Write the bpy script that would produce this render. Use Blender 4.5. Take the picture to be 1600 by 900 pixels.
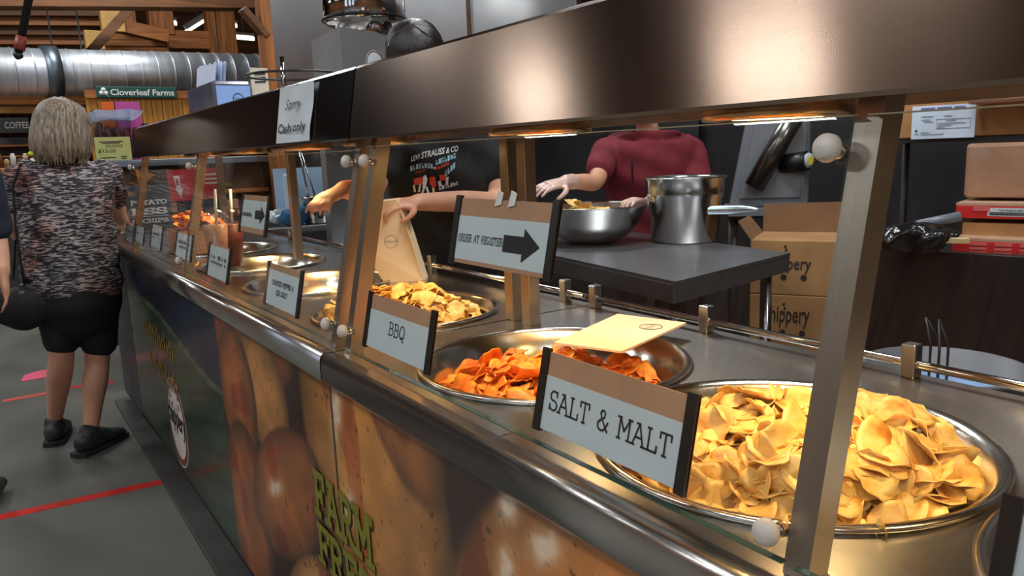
import bpy, bmesh, math, random
import numpy as np
from mathutils import Vector, Matrix
random.seed(7)
rng = np.random.default_rng(7)
for o in list(bpy.data.objects): bpy.data.objects.remove(o)
SC = bpy.context.scene
COL = SC.collection

# ------------------------------------------------------------------ camera
# world: Y runs along the food counter (away), X across it to the staff side, Z up
CAMZ = 1.32
F = 1200.0
V1 = np.array([-31.0, 268.0]); XV = 1060.0
YV = 450 + (-F*F - (V1[0]-800)*(XV-800))/(V1[1]-450)
def _ray(p): return np.array([p[0]-800, -(p[1]-450), -F])
_Y = _ray(V1); _Y /= np.linalg.norm(_Y)
_Z = -_ray((XV, YV)); _Z /= np.linalg.norm(_Z)
_Z = _Z - _Y*(_Z@_Y); _Z /= np.linalg.norm(_Z)
_X = np.cross(_Y, _Z)
CM = np.array([_X, _Y, _Z])
CP = np.array([0, 0, CAMZ])
cam = bpy.data.cameras.new('camera'); camo = bpy.data.objects.new('camera', cam); COL.objects.link(camo)
cam.sensor_width = 36; cam.lens = F/1600*36; cam.clip_start = 0.02; cam.clip_end = 200
camo.matrix_world = Matrix.Translation(Vector(CP)) @ Matrix(CM.tolist()).to_4x4()
SC.camera = camo
# ------------------------------------------------------------------ world, exposure
SC.view_settings.view_transform = 'Standard'; SC.view_settings.look = 'None'
SC.view_settings.gamma = 1; SC.view_settings.use_curve_mapping = False
SC.view_settings.exposure = -0.15
W = bpy.data.worlds.new('hall_air'); SC.world = W; W.use_nodes = True
W.node_tree.nodes['Background'].inputs[0].default_value = (0.75, 0.82, 1.0, 1)
W.node_tree.nodes['Background'].inputs[1].default_value = 0.12
# light levels of the lamps, added ones included (used by their builders below)
TUBE_W = 88.0      # each ceiling tube lamp
HEAT_W = 13.0       # each heat lamp in the canopy
WINDOW_E = 2.0     # daylight in the hall windows

# ------------------------------------------------------------------ pixel -> place
def dirpx(px, py):
    v = CM @ _ray((px, py)); return v/np.linalg.norm(v)
def atz(px, py, z): v = dirpx(px, py); return Vector(CP + v*((z-CAMZ)/v[2]))
def atx(px, py, x): v = dirpx(px, py); return Vector(CP + v*(x/v[0]))
def aty(px, py, y): v = dirpx(px, py); return Vector(CP + v*(y/v[1]))
def atd(px, py, r):                                   # at horizontal distance r from the camera
    v = dirpx(px, py); return Vector(CP + v*(r/math.hypot(v[0], v[1])))
def proj_np(P):
    q = (P - CP) @ CM
    return np.stack([800 + F*q[:, 0]/-q[:, 2], 450 - F*q[:, 1]/-q[:, 2]], 1)
def lin(c):
    return tuple(((v/255)/12.92 if v/255 <= 0.04045 else ((v/255+0.055)/1.055)**2.4) for v in c)

# ------------------------------------------------------------------ materials
MATS = {}
def mat(name, rgb, rough=0.5, metal=0.0, var=0.0, scale=8.0, bump=0.0, bscale=60.0, spec=0.5, coat=0.0,
        stretch=None, rgb2=None, trans=0.0, emit=0.0, sss=0.0, alpha=1.0, rand=0.0, lo=0.35, hi=0.65, detail=4, coords='Object', aniso=0.0):
    if name in MATS: return MATS[name]
    m = bpy.data.materials.new(name); m.use_nodes = True; nt = m.node_tree; N = nt.nodes; L = nt.links
    b = N['Principled BSDF']; c = lin(rgb)
    b.inputs['Base Color'].default_value = (*c, 1); b.inputs['Roughness'].default_value = rough
    b.inputs['Metallic'].default_value = metal; b.inputs['Specular IOR Level'].default_value = spec
    b.inputs['Coat Weight'].default_value = coat; b.inputs['Coat Roughness'].default_value = 0.08
    b.inputs['Transmission Weight'].default_value = trans; b.inputs['Alpha'].default_value = alpha
    if sss: b.inputs['Subsurface Weight'].default_value = sss; b.inputs['Subsurface Radius'].default_value = (0.012, 0.006, 0.003)
    if emit: b.inputs['Emission Color'].default_value = (*c, 1); b.inputs['Emission Strength'].default_value = emit
    tc = N.new('ShaderNodeTexCoord'); src = tc.outputs[coords]
    if stretch:
        mp = N.new('ShaderNodeMapping'); mp.inputs['Scale'].default_value = stretch; L.new(src, mp.inputs[0]); src = mp.outputs[0]
    if var or rgb2:
        n = N.new('ShaderNodeTexNoise'); n.inputs['Scale'].default_value = scale; n.inputs['Detail'].default_value = detail; L.new(src, n.inputs['Vector'])
        r = N.new('ShaderNodeValToRGB'); r.color_ramp.elements[0].position = lo; r.color_ramp.elements[1].position = hi
        c2 = lin(rgb2) if rgb2 else tuple(v*(1-var) for v in c)
        r.color_ramp.elements[0].color = (*c2, 1); r.color_ramp.elements[1].color = (*[min(1, v*(1+(var if not rgb2 else 0))) for v in c], 1)
        L.new(n.outputs['Fac'], r.inputs[0]); out = r.outputs[0]
        if rand:
            oi = N.new('ShaderNodeObjectInfo'); hs = N.new('ShaderNodeHueSaturation')
            mr = N.new('ShaderNodeMapRange'); mr.inputs[3].default_value = 1-rand; mr.inputs[4].default_value = 1+rand
            L.new(oi.outputs['Random'], mr.inputs[0]); L.new(mr.outputs[0], hs.inputs['Value']); L.new(out, hs.inputs['Color']); out = hs.outputs[0]
        L.new(out, b.inputs['Base Color'])
    if aniso:
        b.inputs['Anisotropic'].default_value = aniso; b.inputs['Anisotropic Rotation'].default_value = 0.25
        tn = N.new('ShaderNodeTangent'); tn.direction_type = 'UV_MAP'; tn.uv_map = 'brush'; L.new(tn.outputs[0], b.inputs['Tangent'])
    if bump:
        n2 = N.new('ShaderNodeTexNoise'); n2.inputs['Scale'].default_value = bscale; n2.inputs['Detail'].default_value = 3; L.new(src, n2.inputs['Vector'])
        bp = N.new('ShaderNodeBump'); bp.inputs['Strength'].default_value = bump; bp.inputs['Distance'].default_value = 0.01
        L.new(n2.outputs['Fac'], bp.inputs['Height']); L.new(bp.outputs[0], b.inputs['Normal'])
    MATS[name] = m; return m
def mat_glass(name, tint=(1, 1, 1), ior=1.5, gain=1.0, rough=0.0):
    if name in MATS: return MATS[name]
    m = bpy.data.materials.new(name); m.use_nodes = True; nt = m.node_tree; N = nt.nodes; L = nt.links
    N.remove(N['Principled BSDF']); out = N['Material Output']
    t = N.new('ShaderNodeBsdfTransparent'); t.inputs[0].default_value = (*tint, 1)
    g = N.new('ShaderNodeBsdfGlossy'); g.inputs['Roughness'].default_value = rough; g.inputs[0].default_value = (1, 1, 1, 1)
    lw = N.new('ShaderNodeLayerWeight'); lw.inputs[0].default_value = 0.5
    pw = N.new('ShaderNodeMath'); pw.operation = 'POWER'; pw.inputs[1].default_value = 5.0; L.new(lw.outputs['Facing'], pw.inputs[0])
    mu = N.new('ShaderNodeMath'); mu.operation = 'MULTIPLY_ADD'; mu.inputs[1].default_value = 0.42; mu.inputs[2].default_value = 0.04*gain; mu.use_clamp = True
    L.new(pw.outputs[0], mu.inputs[0]); mx = N.new('ShaderNodeMixShader'); L.new(mu.outputs[0], mx.inputs[0])
    L.new(t.outputs[0], mx.inputs[1]); L.new(g.outputs[0], mx.inputs[2]); L.new(mx.outputs[0], out.inputs[0])
    MATS[name] = m; return m
def mat_vcol(name, rough=0.35, coat=0.3):
    m = bpy.data.materials.new(name); m.use_nodes = True; N = m.node_tree.nodes; L = m.node_tree.links
    a = N.new('ShaderNodeAttribute'); a.attribute_name = 'Print'
    b = N['Principled BSDF']; b.inputs['Roughness'].default_value = rough; b.inputs['Coat Weight'].default_value = coat
    b.inputs['Coat Roughness'].default_value = 0.12
    n = N.new('ShaderNodeTexNoise'); n.inputs['Scale'].default_value = 90; n.inputs['Detail'].default_value = 5
    tc = N.new('ShaderNodeTexCoord'); L.new(tc.outputs['Object'], n.inputs['Vector'])
    mr = N.new('ShaderNodeMapRange'); mr.inputs[3].default_value = 0.8; mr.inputs[4].default_value = 1.18; L.new(n.outputs['Fac'], mr.inputs[0])
    mx = N.new('ShaderNodeMix'); mx.data_type = 'RGBA'; mx.blend_type = 'MULTIPLY'; mx.inputs[0].default_value = 1
    L.new(a.outputs['Color'], mx.inputs[6]); L.new(mr.outputs[0], mx.inputs[7]); L.new(mx.outputs[2], b.inputs['Base Color'])
    return m
STEEL = lambda: mat('brushed_steel', (184, 180, 174), 0.24, 1.0, var=0.10, scale=3, aniso=0.75)
STEELV = lambda: mat('brushed_steel_upright', (190, 190, 190), 0.4, 0.85, var=0.08, scale=3)
POLISH = lambda: mat('polished_steel', (196, 192, 186), 0.10, 1.0, var=0.06, scale=5)
PAPER = lambda: mat('white_paper', (190, 196, 198), 0.7, var=0.03, scale=12)
BLACK = lambda: mat('black_plastic', (16, 16, 17), 0.4, var=0.2, scale=20)
INK = lambda: mat('black_ink', (22, 21, 22), 0.7, var=0.1, scale=30)
KRAFT = lambda: mat('tan_card', (172, 128, 98), 0.75, var=0.08, scale=14)
CARDB = lambda: mat('cardboard', (164, 120, 76), 0.8, var=0.12, scale=6, bump=0.05, bscale=90)
WOOD = lambda: mat('timber', (186, 116, 52), 0.55, rgb2=(126, 70, 28), scale=4, stretch=(0.5, 9, 9), bump=0.03, lo=0.3, hi=0.7)
WOODY = lambda: mat('timber_along', (180, 112, 50), 0.55, rgb2=(118, 66, 26), scale=4, stretch=(9, 0.5, 9), bump=0.03, lo=0.3, hi=0.7)
WOODZ = lambda: mat('timber_upright', (184, 114, 52), 0.55, rgb2=(122, 68, 28), scale=4, stretch=(9, 9, 0.5), bump=0.03, lo=0.3, hi=0.7)
SKIN = lambda: mat('skin', (206, 150, 122), 0.5, var=0.06, scale=9, sss=0.15, bump=0.03, bscale=150)
GLASS = lambda: mat_glass('clear_glass', (0.975, 0.99, 0.982), 1.5, 0.8)

# ------------------------------------------------------------------ mesh building
def frame(zdir, side=None):
    z = Vector(zdir).normalized()
    s = Vector(side) if side is not None else (Vector((1, 0, 0)) if abs(z.x) < 0.9 else Vector((0, 1, 0)))
    x = (s - z*s.dot(z)).normalized(); return x, z.cross(x), z
class MB:
    def __init__(s): s.v = []; s.f = []; s.sm = []
    def add(s, vs, fs, smooth=False):
        k = len(s.v); s.v += [Vector(q) for q in vs]; s.f += [tuple(i+k for i in f) for f in fs]; s.sm += [smooth]*len(fs); return s
    def box(s, c, size, R=None, bev=0.0):
        hx, hy, hz = [q/2 for q in size]; c = Vector(c)
        if bev <= 0:
            vs = [Vector((x, y, z)) for x in (-hx, hx) for y in (-hy, hy) for z in (-hz, hz)]
            fs = [(0, 1, 3, 2), (4, 6, 7, 5), (0, 4, 5, 1), (2, 3, 7, 6), (0, 2, 6, 4), (1, 5, 7, 3)]
        else:
            bm = bmesh.new(); bmesh.ops.create_cube(bm, size=1)
            for v in bm.verts: v.co = Vector((v.co.x*size[0], v.co.y*size[1], v.co.z*size[2]))
            bmesh.ops.bevel(bm, geom=bm.edges[:], offset=bev, segments=2, affect='EDGES', profile=0.5)
            bm.verts.index_update(); vs = [v.co.copy() for v in bm.verts]; fs = [tuple(v.index for v in f.verts) for f in bm.faces]; bm.free()
        if R is not None: vs = [R @ v for v in vs]
        return s.add([v + c for v in vs], fs)
    def bb(s, a, b, bev=0.0):
        a = Vector(a); b = Vector(b); return s.box((a+b)/2, [abs(q) for q in (b-a)], None, bev)
    def bar(s, a, b, w, h, side=None, bev=0.0):          # square section bar from a to b
        a = Vector(a); b = Vector(b); x, y, z = frame(b-a, side); R = Matrix((x, y, z)).transposed()
        return s.box((a+b)/2, (w, h, (b-a).length), R, bev)
    def cyl(s, a, b, r0, r1=None, n=20, caps=True):
        a = Vector(a); b = Vector(b); r1 = r0 if r1 is None else r1; x, y, z = frame(b-a)
        vs = []; 
        for p, r in ((a, r0), (b, r1)):
            vs += [p + (x*math.cos(t) + y*math.sin(t))*r for t in [2*math.pi*i/n for i in range(n)]]
        s.add(vs, [(i, (i+1) % n, n+(i+1) % n, n+i) for i in range(n)], True)
        if caps: s.add(vs[:n], [tuple(range(n-1, -1, -1))]); s.add(vs[n:], [tuple(range(n))])
        return s
    def tube(s, pts, r, n=8, closed=False):              # round wire along points
        pts = [Vector(p) for p in pts]; m = len(pts); vs = []; px = None
        for i, p in enumerate(pts):
            d = (pts[(i+1) % m] - pts[i-1]) if closed else (pts[min(i+1, m-1)] - pts[max(i-1, 0)])
            x, y, z = frame(d, px); px = x
            rr = r[i] if isinstance(r, (list, tuple)) else r
            vs += [p + (x*math.cos(t)+y*math.sin(t))*rr for t in [2*math.pi*k/n for k in range(n)]]
        fs = []
        for i in range(m if closed else m-1):
            j = (i+1) % m
            fs += [(i*n+k, i*n+(k+1) % n, j*n+(k+1) % n, j*n+k) for k in range(n)]
        if not closed: fs += [tuple(range(n-1, -1, -1)), tuple(range((m-1)*n, m*n))]
        return s.add(vs, fs, True)
    def lathe(s, prof, c, n=40, axis=(0, 0, 1), side=None):          # prof: list of (r, h)
        c = Vector(c); x, y, z = frame(axis, side); vs = []; m = len(prof)
        for r, h in prof: vs += [c + z*h + (x*math.cos(t)+y*math.sin(t))*r for t in [2*math.pi*k/n for k in range(n)]]
        fs = [(i*n+k, i*n+(k+1) % n, (i+1)*n+(k+1) % n, (i+1)*n+k) for i in range(m-1) for k in range(n)]
        return s.add(vs, fs, True)
    def loft(s, pts, side=None, n=18, sub=4):            # pts: (pos, ra, rb) closed capsule-ended elliptical tube
        P = [(Vector(p[0]), p[1], p[2] if len(p) > 2 else p[1]) for p in pts]
        Q = []
        for i in range(len(P)-1):
            p0 = P[max(i-1, 0)]; p1 = P[i]; p2 = P[i+1]; p3 = P[min(i+2, len(P)-1)]
            for k in range(sub):
                t = k/sub
                def cr(a, b, c_, d_): return 0.5*((2*b) + (c_-a)*t + (2*a-5*b+4*c_-d_)*t*t + (3*b-a-3*c_+d_)*t**3)
                Q.append((cr(p0[0], p1[0], p2[0], p3[0]), max(cr(p0[1], p1[1], p2[1], p3[1]), .001), max(cr(p0[2], p1[2], p2[2], p3[2]), .001)))
        Q.append(P[-1]); m = len(Q)
        ds = [(Q[min(i+1, m-1)][0]-Q[max(i-1, 0)][0]).normalized() for i in range(m)]
        cap0 = [(Q[0][0]-ds[0]*Q[0][2]*math.sin(a)*.9, Q[0][1]*math.cos(a), Q[0][2]*math.cos(a)) for a in (1.3, .9, .45)]
        cap1 = [(Q[-1][0]+ds[-1]*Q[-1][2]*math.sin(a)*.9, Q[-1][1]*math.cos(a), Q[-1][2]*math.cos(a)) for a in (.45, .9, 1.3)]
        ds = [ds[0]]*3 + ds + [ds[-1]]*3; Q = cap0 + Q + cap1; m = len(Q); vs = []; px = side
        for (p, ra, rb), d in zip(Q, ds):
            x, y, z = frame(d, px)
            if side is None: px = x
            vs += [p + x*ra*math.cos(t) + y*rb*math.sin(t) for t in [2*math.pi*k/n for k in range(n)]]
        fs = [(i*n+k, i*n+(k+1) % n, (i+1)*n+(k+1) % n, (i+1)*n+k) for i in range(m-1) for k in range(n)]
        fs += [tuple(range(n-1, -1, -1)), tuple(range((m-1)*n, m*n))]
        return s.add(vs, fs, True)
    def ell(s, c, r, R=None, nu=20, nv=12):
        c = Vector(c); vs = []; 
        for j in range(nv+1):
            ph = math.pi*(j/nv - .5)
            for i in range(nu):
                th = 2*math.pi*i/nu; v = Vector((r[0]*math.cos(ph)*math.cos(th), r[1]*math.cos(ph)*math.sin(th), r[2]*math.sin(ph)))
                vs.append(c + (R @ v if R is not None else v))
        fs = [(j*nu+i, j*nu+(i+1) % nu, (j+1)*nu+(i+1) % nu, (j+1)*nu+i) for j in range(nv) for i in range(nu)]
        return s.add(vs, fs, True)
    def prism(s, outline, O, U, V, N, depth):            # polygon in (u,v), from O, thickness depth along N
        O = Vector(O); U = Vector(U); V = Vector(V); N = Vector(N); n = len(outline)
        a = [O + U*u + V*v for u, v in outline]; b = [p + N*depth for p in a]
        return s.add(a+b, [tuple(range(n-1, -1, -1)), tuple(range(n, 2*n))] + [(i, (i+1) % n, n+(i+1) % n, n+i) for i in range(n)])
    def build(s, name, m, parent=None, smooth=None, fixn=True):
        return link_mesh(name, s.v, s.f, m, parent, s.sm if smooth is None else [smooth]*len(s.f), fixn)
BRUSHED = {'brushed_steel', 'fascia_steel'}
WM = {}       # world matrices of what has been made
def link_mesh(name, vs, fs, m, parent=None, sm=None, fixn=True):
    A = np.array([tuple(v) for v in vs]); lo = A.min(0); hi = A.max(0)
    org = Vector(((lo[0]+hi[0])/2, (lo[1]+hi[1])/2, lo[2]))
    me = bpy.data.meshes.new(name); me.from_pydata((A-np.array(org)).tolist(), [], [list(f) for f in fs])
    if sm is not None: me.polygons.foreach_set('use_smooth', list(sm))
    if fixn:
        bm = bmesh.new(); bm.from_mesh(me); bmesh.ops.remove_doubles(bm, verts=bm.verts, dist=1e-6)
        bmesh.ops.recalc_face_normals(bm, faces=bm.faces); bm.to_mesh(me); bm.free()
    me.update(); o = bpy.data.objects.new(name, me)
    if m is not None and m.name in BRUSHED:                  # brushing direction: along Y
        uv = me.uv_layers.new(name='brush'); co = np.zeros(len(me.vertices)*3); me.vertices.foreach_get('co', co); co = co.reshape(-1, 3)
        li = np.zeros(len(me.loops), int); me.loops.foreach_get('vertex_index', li); q = co[li]
        uv.data.foreach_set('uv', np.stack([q[:, 1], q[:, 0]+q[:, 2]*1.37], 1).ravel())
    if m is not None: me.materials.append(m)
    COL.objects.link(o); o.location = org; WM[o] = Matrix.Translation(org)
    if parent is not None: o.parent = parent; o.matrix_parent_inverse = WM[parent].inverted()
    return o
def tag(o, label=None, cat=None, group=None, kind=None):
    if label: o['label'] = label
    if cat: o['category'] = cat
    if group: o['group'] = group
    if kind: o['kind'] = kind
    return o
def thing(name, label, cat, loc, group=None):
    o = bpy.data.objects.new(name, None); COL.objects.link(o); o.location = Vector(loc); o.empty_display_size = 0.05
    WM[o] = Matrix.Translation(Vector(loc)); return tag(o, label, cat, group)
def struct(o): o['kind'] = 'structure'; return o
def copy_tree(o, delta, label=None, parent=None):
    c = o.copy(); COL.objects.link(c)
    if parent is None: c.location = o.location + Vector(delta)
    else: c.parent = parent
    if label: c['label'] = label
    WM[c] = Matrix.Translation(Vector(delta)) @ WM[o]
    for ch in o.children: copy_tree(ch, delta, None, c)
    return c
def remesh(mb, voxel, smooth=4, fac=0.5):
    me = bpy.data.meshes.new('tmp'); me.from_pydata([tuple(v) for v in mb.v], [], [list(f) for f in mb.f])
    bm = bmesh.new(); bm.from_mesh(me); bmesh.ops.recalc_face_normals(bm, faces=bm.faces); bm.to_mesh(me); bm.free()
    o = bpy.data.objects.new('tmp', me); COL.objects.link(o)
    r = o.modifiers.new('r', 'REMESH'); r.mode = 'VOXEL'; r.voxel_size = voxel
    if smooth:
        q = o.modifiers.new('s', 'SMOOTH'); q.factor = fac; q.iterations = smooth
    dg = bpy.context.evaluated_depsgraph_get(); ev = o.evaluated_get(dg); m2 = ev.to_mesh()
    vs = [v.co.copy() for v in m2.vertices]; fs = [tuple(p.vertices) for p in m2.polygons]; ev.to_mesh_clear()
    bpy.data.objects.remove(o); bpy.data.meshes.remove(me)
    return vs, fs
def skin_obj(name, mb, voxel, m, parent=None, smooth=4, disp=None):
    vs, fs = remesh(mb, voxel, smooth)
    if disp: vs = [disp(v) for v in vs]
    return link_mesh(name, vs, fs, m, parent, [True]*len(fs), False)

# ------------------------------------------------------------------ lettering
def arc(cx, cy, rx, ry, a0, a1, n=10):
    return [(cx+rx*math.cos(math.radians(a0+(a1-a0)*i/n)), cy+ry*math.sin(math.radians(a0+(a1-a0)*i/n))) for i in range(n+1)]
GL = {   # slab typewriter letters: width, strokes, serif centres
 'A': (.86, [[(.08, 0), (.43, 1), (.78, 0)], [(.22, .36), (.64, .36)]], [(.08, 0), (.78, 0), (.36, 1)]),
 'B': (.78, [[(.15, 0), (.15, 1)], [(.03, 1), (.42, 1)]+arc(.42, .77, .2, .23, 90, -90)+[(.15, .54)], [(.42, .54)]+arc(.44, .27, .26, .27, 90, -90)+[(.03, 0)]], []),
 'C': (.78, [arc(.42, .5, .34, .5, 40, 320, 18), [(.7, .7), (.7, 1)]], []),
 'D': (.82, [[(.15, 0), (.15, 1)], [(.03, 1), (.36, 1)]+arc(.36, .5, .38, .5, 90, -90, 14)+[(.03, 0)]], []),
 'E': (.76, [[(.15, 0), (.15, 1)], [(.03, 1), (.68, 1), (.68, .78)], [(.15, .52), (.5, .52)], [(.5, .4), (.5, .64)], [(.03, 0), (.7, 0), (.7, .24)]], []),
 'F': (.74, [[(.15, 0), (.15, 1)], [(.03, 1), (.68, 1), (.68, .76)], [(.15, .5), (.5, .5)], [(.5, .38), (.5, .62)]], [(.15, 0)]),
 'G': (.84, [arc(.42, .5, .35, .5, 40, 330, 18), [(.5, .42), (.8, .42)], [(.72, .42), (.72, .06)]], []),
 'H': (.86, [[(.15, 0), (.15, 1)], [(.7, 0), (.7, 1)], [(.15, .5), (.7, .5)]], [(.15, 0), (.15, 1), (.7, 0), (.7, 1)]),
 'I': (.42, [[(.21, 0), (.21, 1)]], [(.21, 0), (.21, 1)]),
 'K': (.84, [[(.15, 0), (.15, 1)], [(.15, .4), (.68, 1)], [(.32, .58), (.72, 0)]], [(.15, 0), (.15, 1), (.68, 1), (.72, 0)]),
 'L': (.74, [[(.18, 0), (.18, 1)], [(.05, 0), (.7, 0), (.7, .3)]], [(.18, 1)]),
 'M': (.98, [[(.15, 0), (.15, 1), (.48, .38), (.82, 1), (.82, 0)]], [(.15, 0), (.82, 0), (.12, 1), (.85, 1)]),
 'N': (.88, [[(.15, 0), (.15, 1), (.72, 0), (.72, 1)]], [(.15, 0), (.12, 1), (.72, 1)]),
 'O': (.84, [arc(.42, .5, .36, .5, 0, 360, 22)], []),
 'P': (.76, [[(.15, 0), (.15, 1)], [(.03, 1), (.42, 1)]+arc(.42, .74, .25, .26, 90, -90)+[(.15, .48)]], [(.15, 0)]),
 'Q': (.84, [arc(.42, .5, .36, .5, 0, 360, 22), [(.36, .12), (.5, .16), (.62, -.2), (.74, -.16)]], []),
 'R': (.84, [[(.15, 0), (.15, 1)], [(.03, 1), (.42, 1)]+arc(.42, .76, .24, .24, 90, -90)+[(.15, .52)], [(.42, .52), (.62, .1), (.82, 0)]], [(.15, 0)]),
 'S': (.74, [arc(.37, .75, .28, .25, 30, 270, 12)+arc(.37, .25, .3, .25, 90, -150, 12), [(.62, .74), (.62, 1)], [(.08, 0), (.08, .28)]], []),
 'T': (.8, [[(.4, 0), (.4, 1)], [(.06, .74), (.06, 1), (.74, 1), (.74, .74)]], [(.4, 0)]),
 'U': (.86, [[(.15, 1), (.15, .3)]+arc(.43, .3, .28, .3, 180, 360, 10)+[(.71, 1)]], [(.15, 1), (.71, 1)]),
 '&': (.86, [[(.8, .46), (.62, .12)]+arc(.36, .25, .28, .25, -30, -240, 12)+[(.5, .66)]+arc(.38, .82, .15, .16, -20, 210, 10)+[(.3, .6), (.8, .0)]], []),
 ' ': (.5, [], []),
}
def slab_text(txt, h, t, serif=.26):
    mb = []; x = 0
    def seg(a, b):
        d = np.array(b)-np.array(a); L = np.hypot(*d)
        if L < 1e-6: return
        d = d/L; n = np.array([-d[1], d[0]])*t/2; e = d*t/2*.7
        mb.append([tuple(np.array(a)-e-n), tuple(np.array(b)+e-n), tuple(np.array(b)+e+n), tuple(np.array(a)-e+n)])
    for ch in txt:
        w, st, se = GL[ch]
        for pl in st:
            for p, q in zip(pl[:-1], pl[1:]): seg((x+p[0]*h, p[1]*h), (x+q[0]*h, q[1]*h))
        for p in se: seg((x+(p[0]-serif/2)*h, p[1]*h), (x+(p[0]+serif/2)*h, p[1]*h))
        x += (w+.06)*h
    vs = []; fs = []
    for i, q in enumerate(mb): fs.append(tuple(range(len(vs), len(vs)+4))); vs += [(*p, (i % 11)*4e-5) for p in q]     # strokes overlap like layers of ink
    return vs, fs, x
def font_text(txt, size, shear=0.0, bold=0.0):
    cu = bpy.data.curves.new('t', 'FONT'); cu.body = txt; cu.size = size; cu.shear = shear; cu.offset = bold; cu.resolution_u = 3
    o = bpy.data.objects.new('t', cu); COL.objects.link(o)
    dg = bpy.context.evaluated_depsgraph_get(); me = bpy.data.meshes.new_from_object(o.evaluated_get(dg))
    vs = [(v.co.x, v.co.y) for v in me.vertices]; fs = [tuple(p.vertices) for p in me.polygons]
    bpy.data.objects.remove(o); bpy.data.curves.remove(cu); bpy.data.meshes.remove(me)
    w = max(v[0] for v in vs) if vs else 0
    return vs, fs, w
def put_text(name, T, O, U, V, m, parent, center=False, fit=None, vfit=None, N=None, curve=None):
    vs, fs, w = T; O = Vector(O); U = Vector(U).normalized(); V = Vector(V).normalized(); k = 1.0
    xs = [v[0] for v in vs]; x0 = min(xs); x1 = max(xs); kx = fit/(x1-x0) if fit else 1
    ys = [v[1] for v in vs]; y0 = min(ys); y1 = max(ys); ky = vfit/(y1-y0) if vfit else (kx if fit else 1)
    off = -(x0+x1)/2 if center else -x0; offy = -y0
    out = []
    for v in vs:
        p = O + U*((v[0]+off)*kx) + V*((v[1]+offy)*ky) + (U.cross(V)*v[2] if len(v) > 2 else Vector()); out.append(curve(p) if curve else p)
    return link_mesh(name, out, fs, m, parent, None, False)
# ================================================================== the hall
FLOORM = mat('polished_concrete', (126, 124, 114), 0.36, rgb2=(80, 80, 75), scale=1.1, bump=0.03, bscale=40, lo=0.3, hi=0.75, detail=8)
struct(MB().bb((-8, -6, -0.1), (9, 22, 0)).build('floor', FLOORM))
WALLW = mat('hall_wall_paint', (168, 108, 64), 0.7, rgb2=(104, 62, 34), scale=1.4, stretch=(6, 6, .5), bump=0.02)
struct(MB().bb((-8.2, -6, 0), (-8, 22, 6)).build('wall_left', WALLW))
struct(MB().bb((-8, -6.2, 0), (9, -6, 6)).build('wall_near', WALLW))
struct(MB().bb((-8, 22, 0), (9, 22.2, 6)).build('wall_far', WALLW))
struct(MB().bb((9, -6, 0), (9.2, 22, 6)).build('wall_right', WALLW))
struct(MB().bb((-8, -6, 6), (9, 22, 6.15)).build('ceiling', mat('roof_boards', (128, 80, 40), 0.7, rgb2=(84, 50, 24), scale=2, stretch=(8, .4, 1), bump=.05)))
# windows of the hall on the customers' side: they give the cool streaks in the steel
DAY = mat('daylight_pane', (205, 226, 255), 0.2, emit=WINDOW_E)
FRM = mat('window_frame_paint', (70, 62, 54), 0.5, var=.1)
k = 0
for yc in (-3.6, -1.4, 0.8):
    k += 1
    w = struct(MB().bb((-7.99, yc-.5, 1.0), (-7.95, yc+.5, 4.4)).build('window_%d' % k, DAY))
    for a, b in (((-7.99, yc-.57, .93), (-7.9, yc-.5, 4.47)), ((-7.99, yc+.5, .93), (-7.9, yc+.57, 4.47)), ((-7.99, yc-.5, .93), (-7.9, yc+.5, 1.0)), ((-7.99, yc-.5, 4.4), (-7.9, yc+.5, 4.47)), ((-7.99, yc-.5, 2.7), (-7.92, yc+.5, 2.75))):
        MB().bb(a, b).build('window_frame', FRM, w)
# unseen ceiling tube lamps; window-side and rearmost ones added to brighten the hall
def tube_lamp(x, y, z, along, label, watts=None, L=1.3):
    t = thing('tube_lamp', label, 'lamp', (x, y, z), 'tube lamps of the hall')
    d = Vector((1, 0, 0)) if along == 'x' else Vector((0, 1, 0)); s = Vector((d.y, d.x, 0)); p = Vector((x, y, z))
    MB().bar(p-d*L/2+Vector((0, 0, .05)), p+d*L/2+Vector((0, 0, .05)), .46, .05, side=s).build('housing', mat('lamp_housing', (190, 190, 186), .5, var=.05), t)
    for k_ in (-.12, .12): MB().cyl(p-d*(L/2-.04)+s*k_, p+d*(L/2-.04)+s*k_, .02, n=12).build('tube', mat('lamp_tube', (255, 246, 228), .5, emit=5.0), t)
    for q in (-.4, .4): MB().cyl(p+d*q+Vector((0, 0, .07)), Vector((x, y, 5.99))+d*q, .008, n=6).build('hanger', mat('lamp_wire', (90, 90, 90), .5, var=.1), t)
    l = bpy.data.lights.new('tube_light', 'AREA'); l.energy = watts or TUBE_W; l.shape = 'RECTANGLE'; l.size = L; l.size_y = .42; l.color = (.93, .97, 1.0)
    o = bpy.data.objects.new('tube_light', l); COL.objects.link(o); o.location = (0, 0, -.04); o.parent = t
    if along == 'y': o.rotation_euler = (0, 0, math.pi/2)
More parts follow.
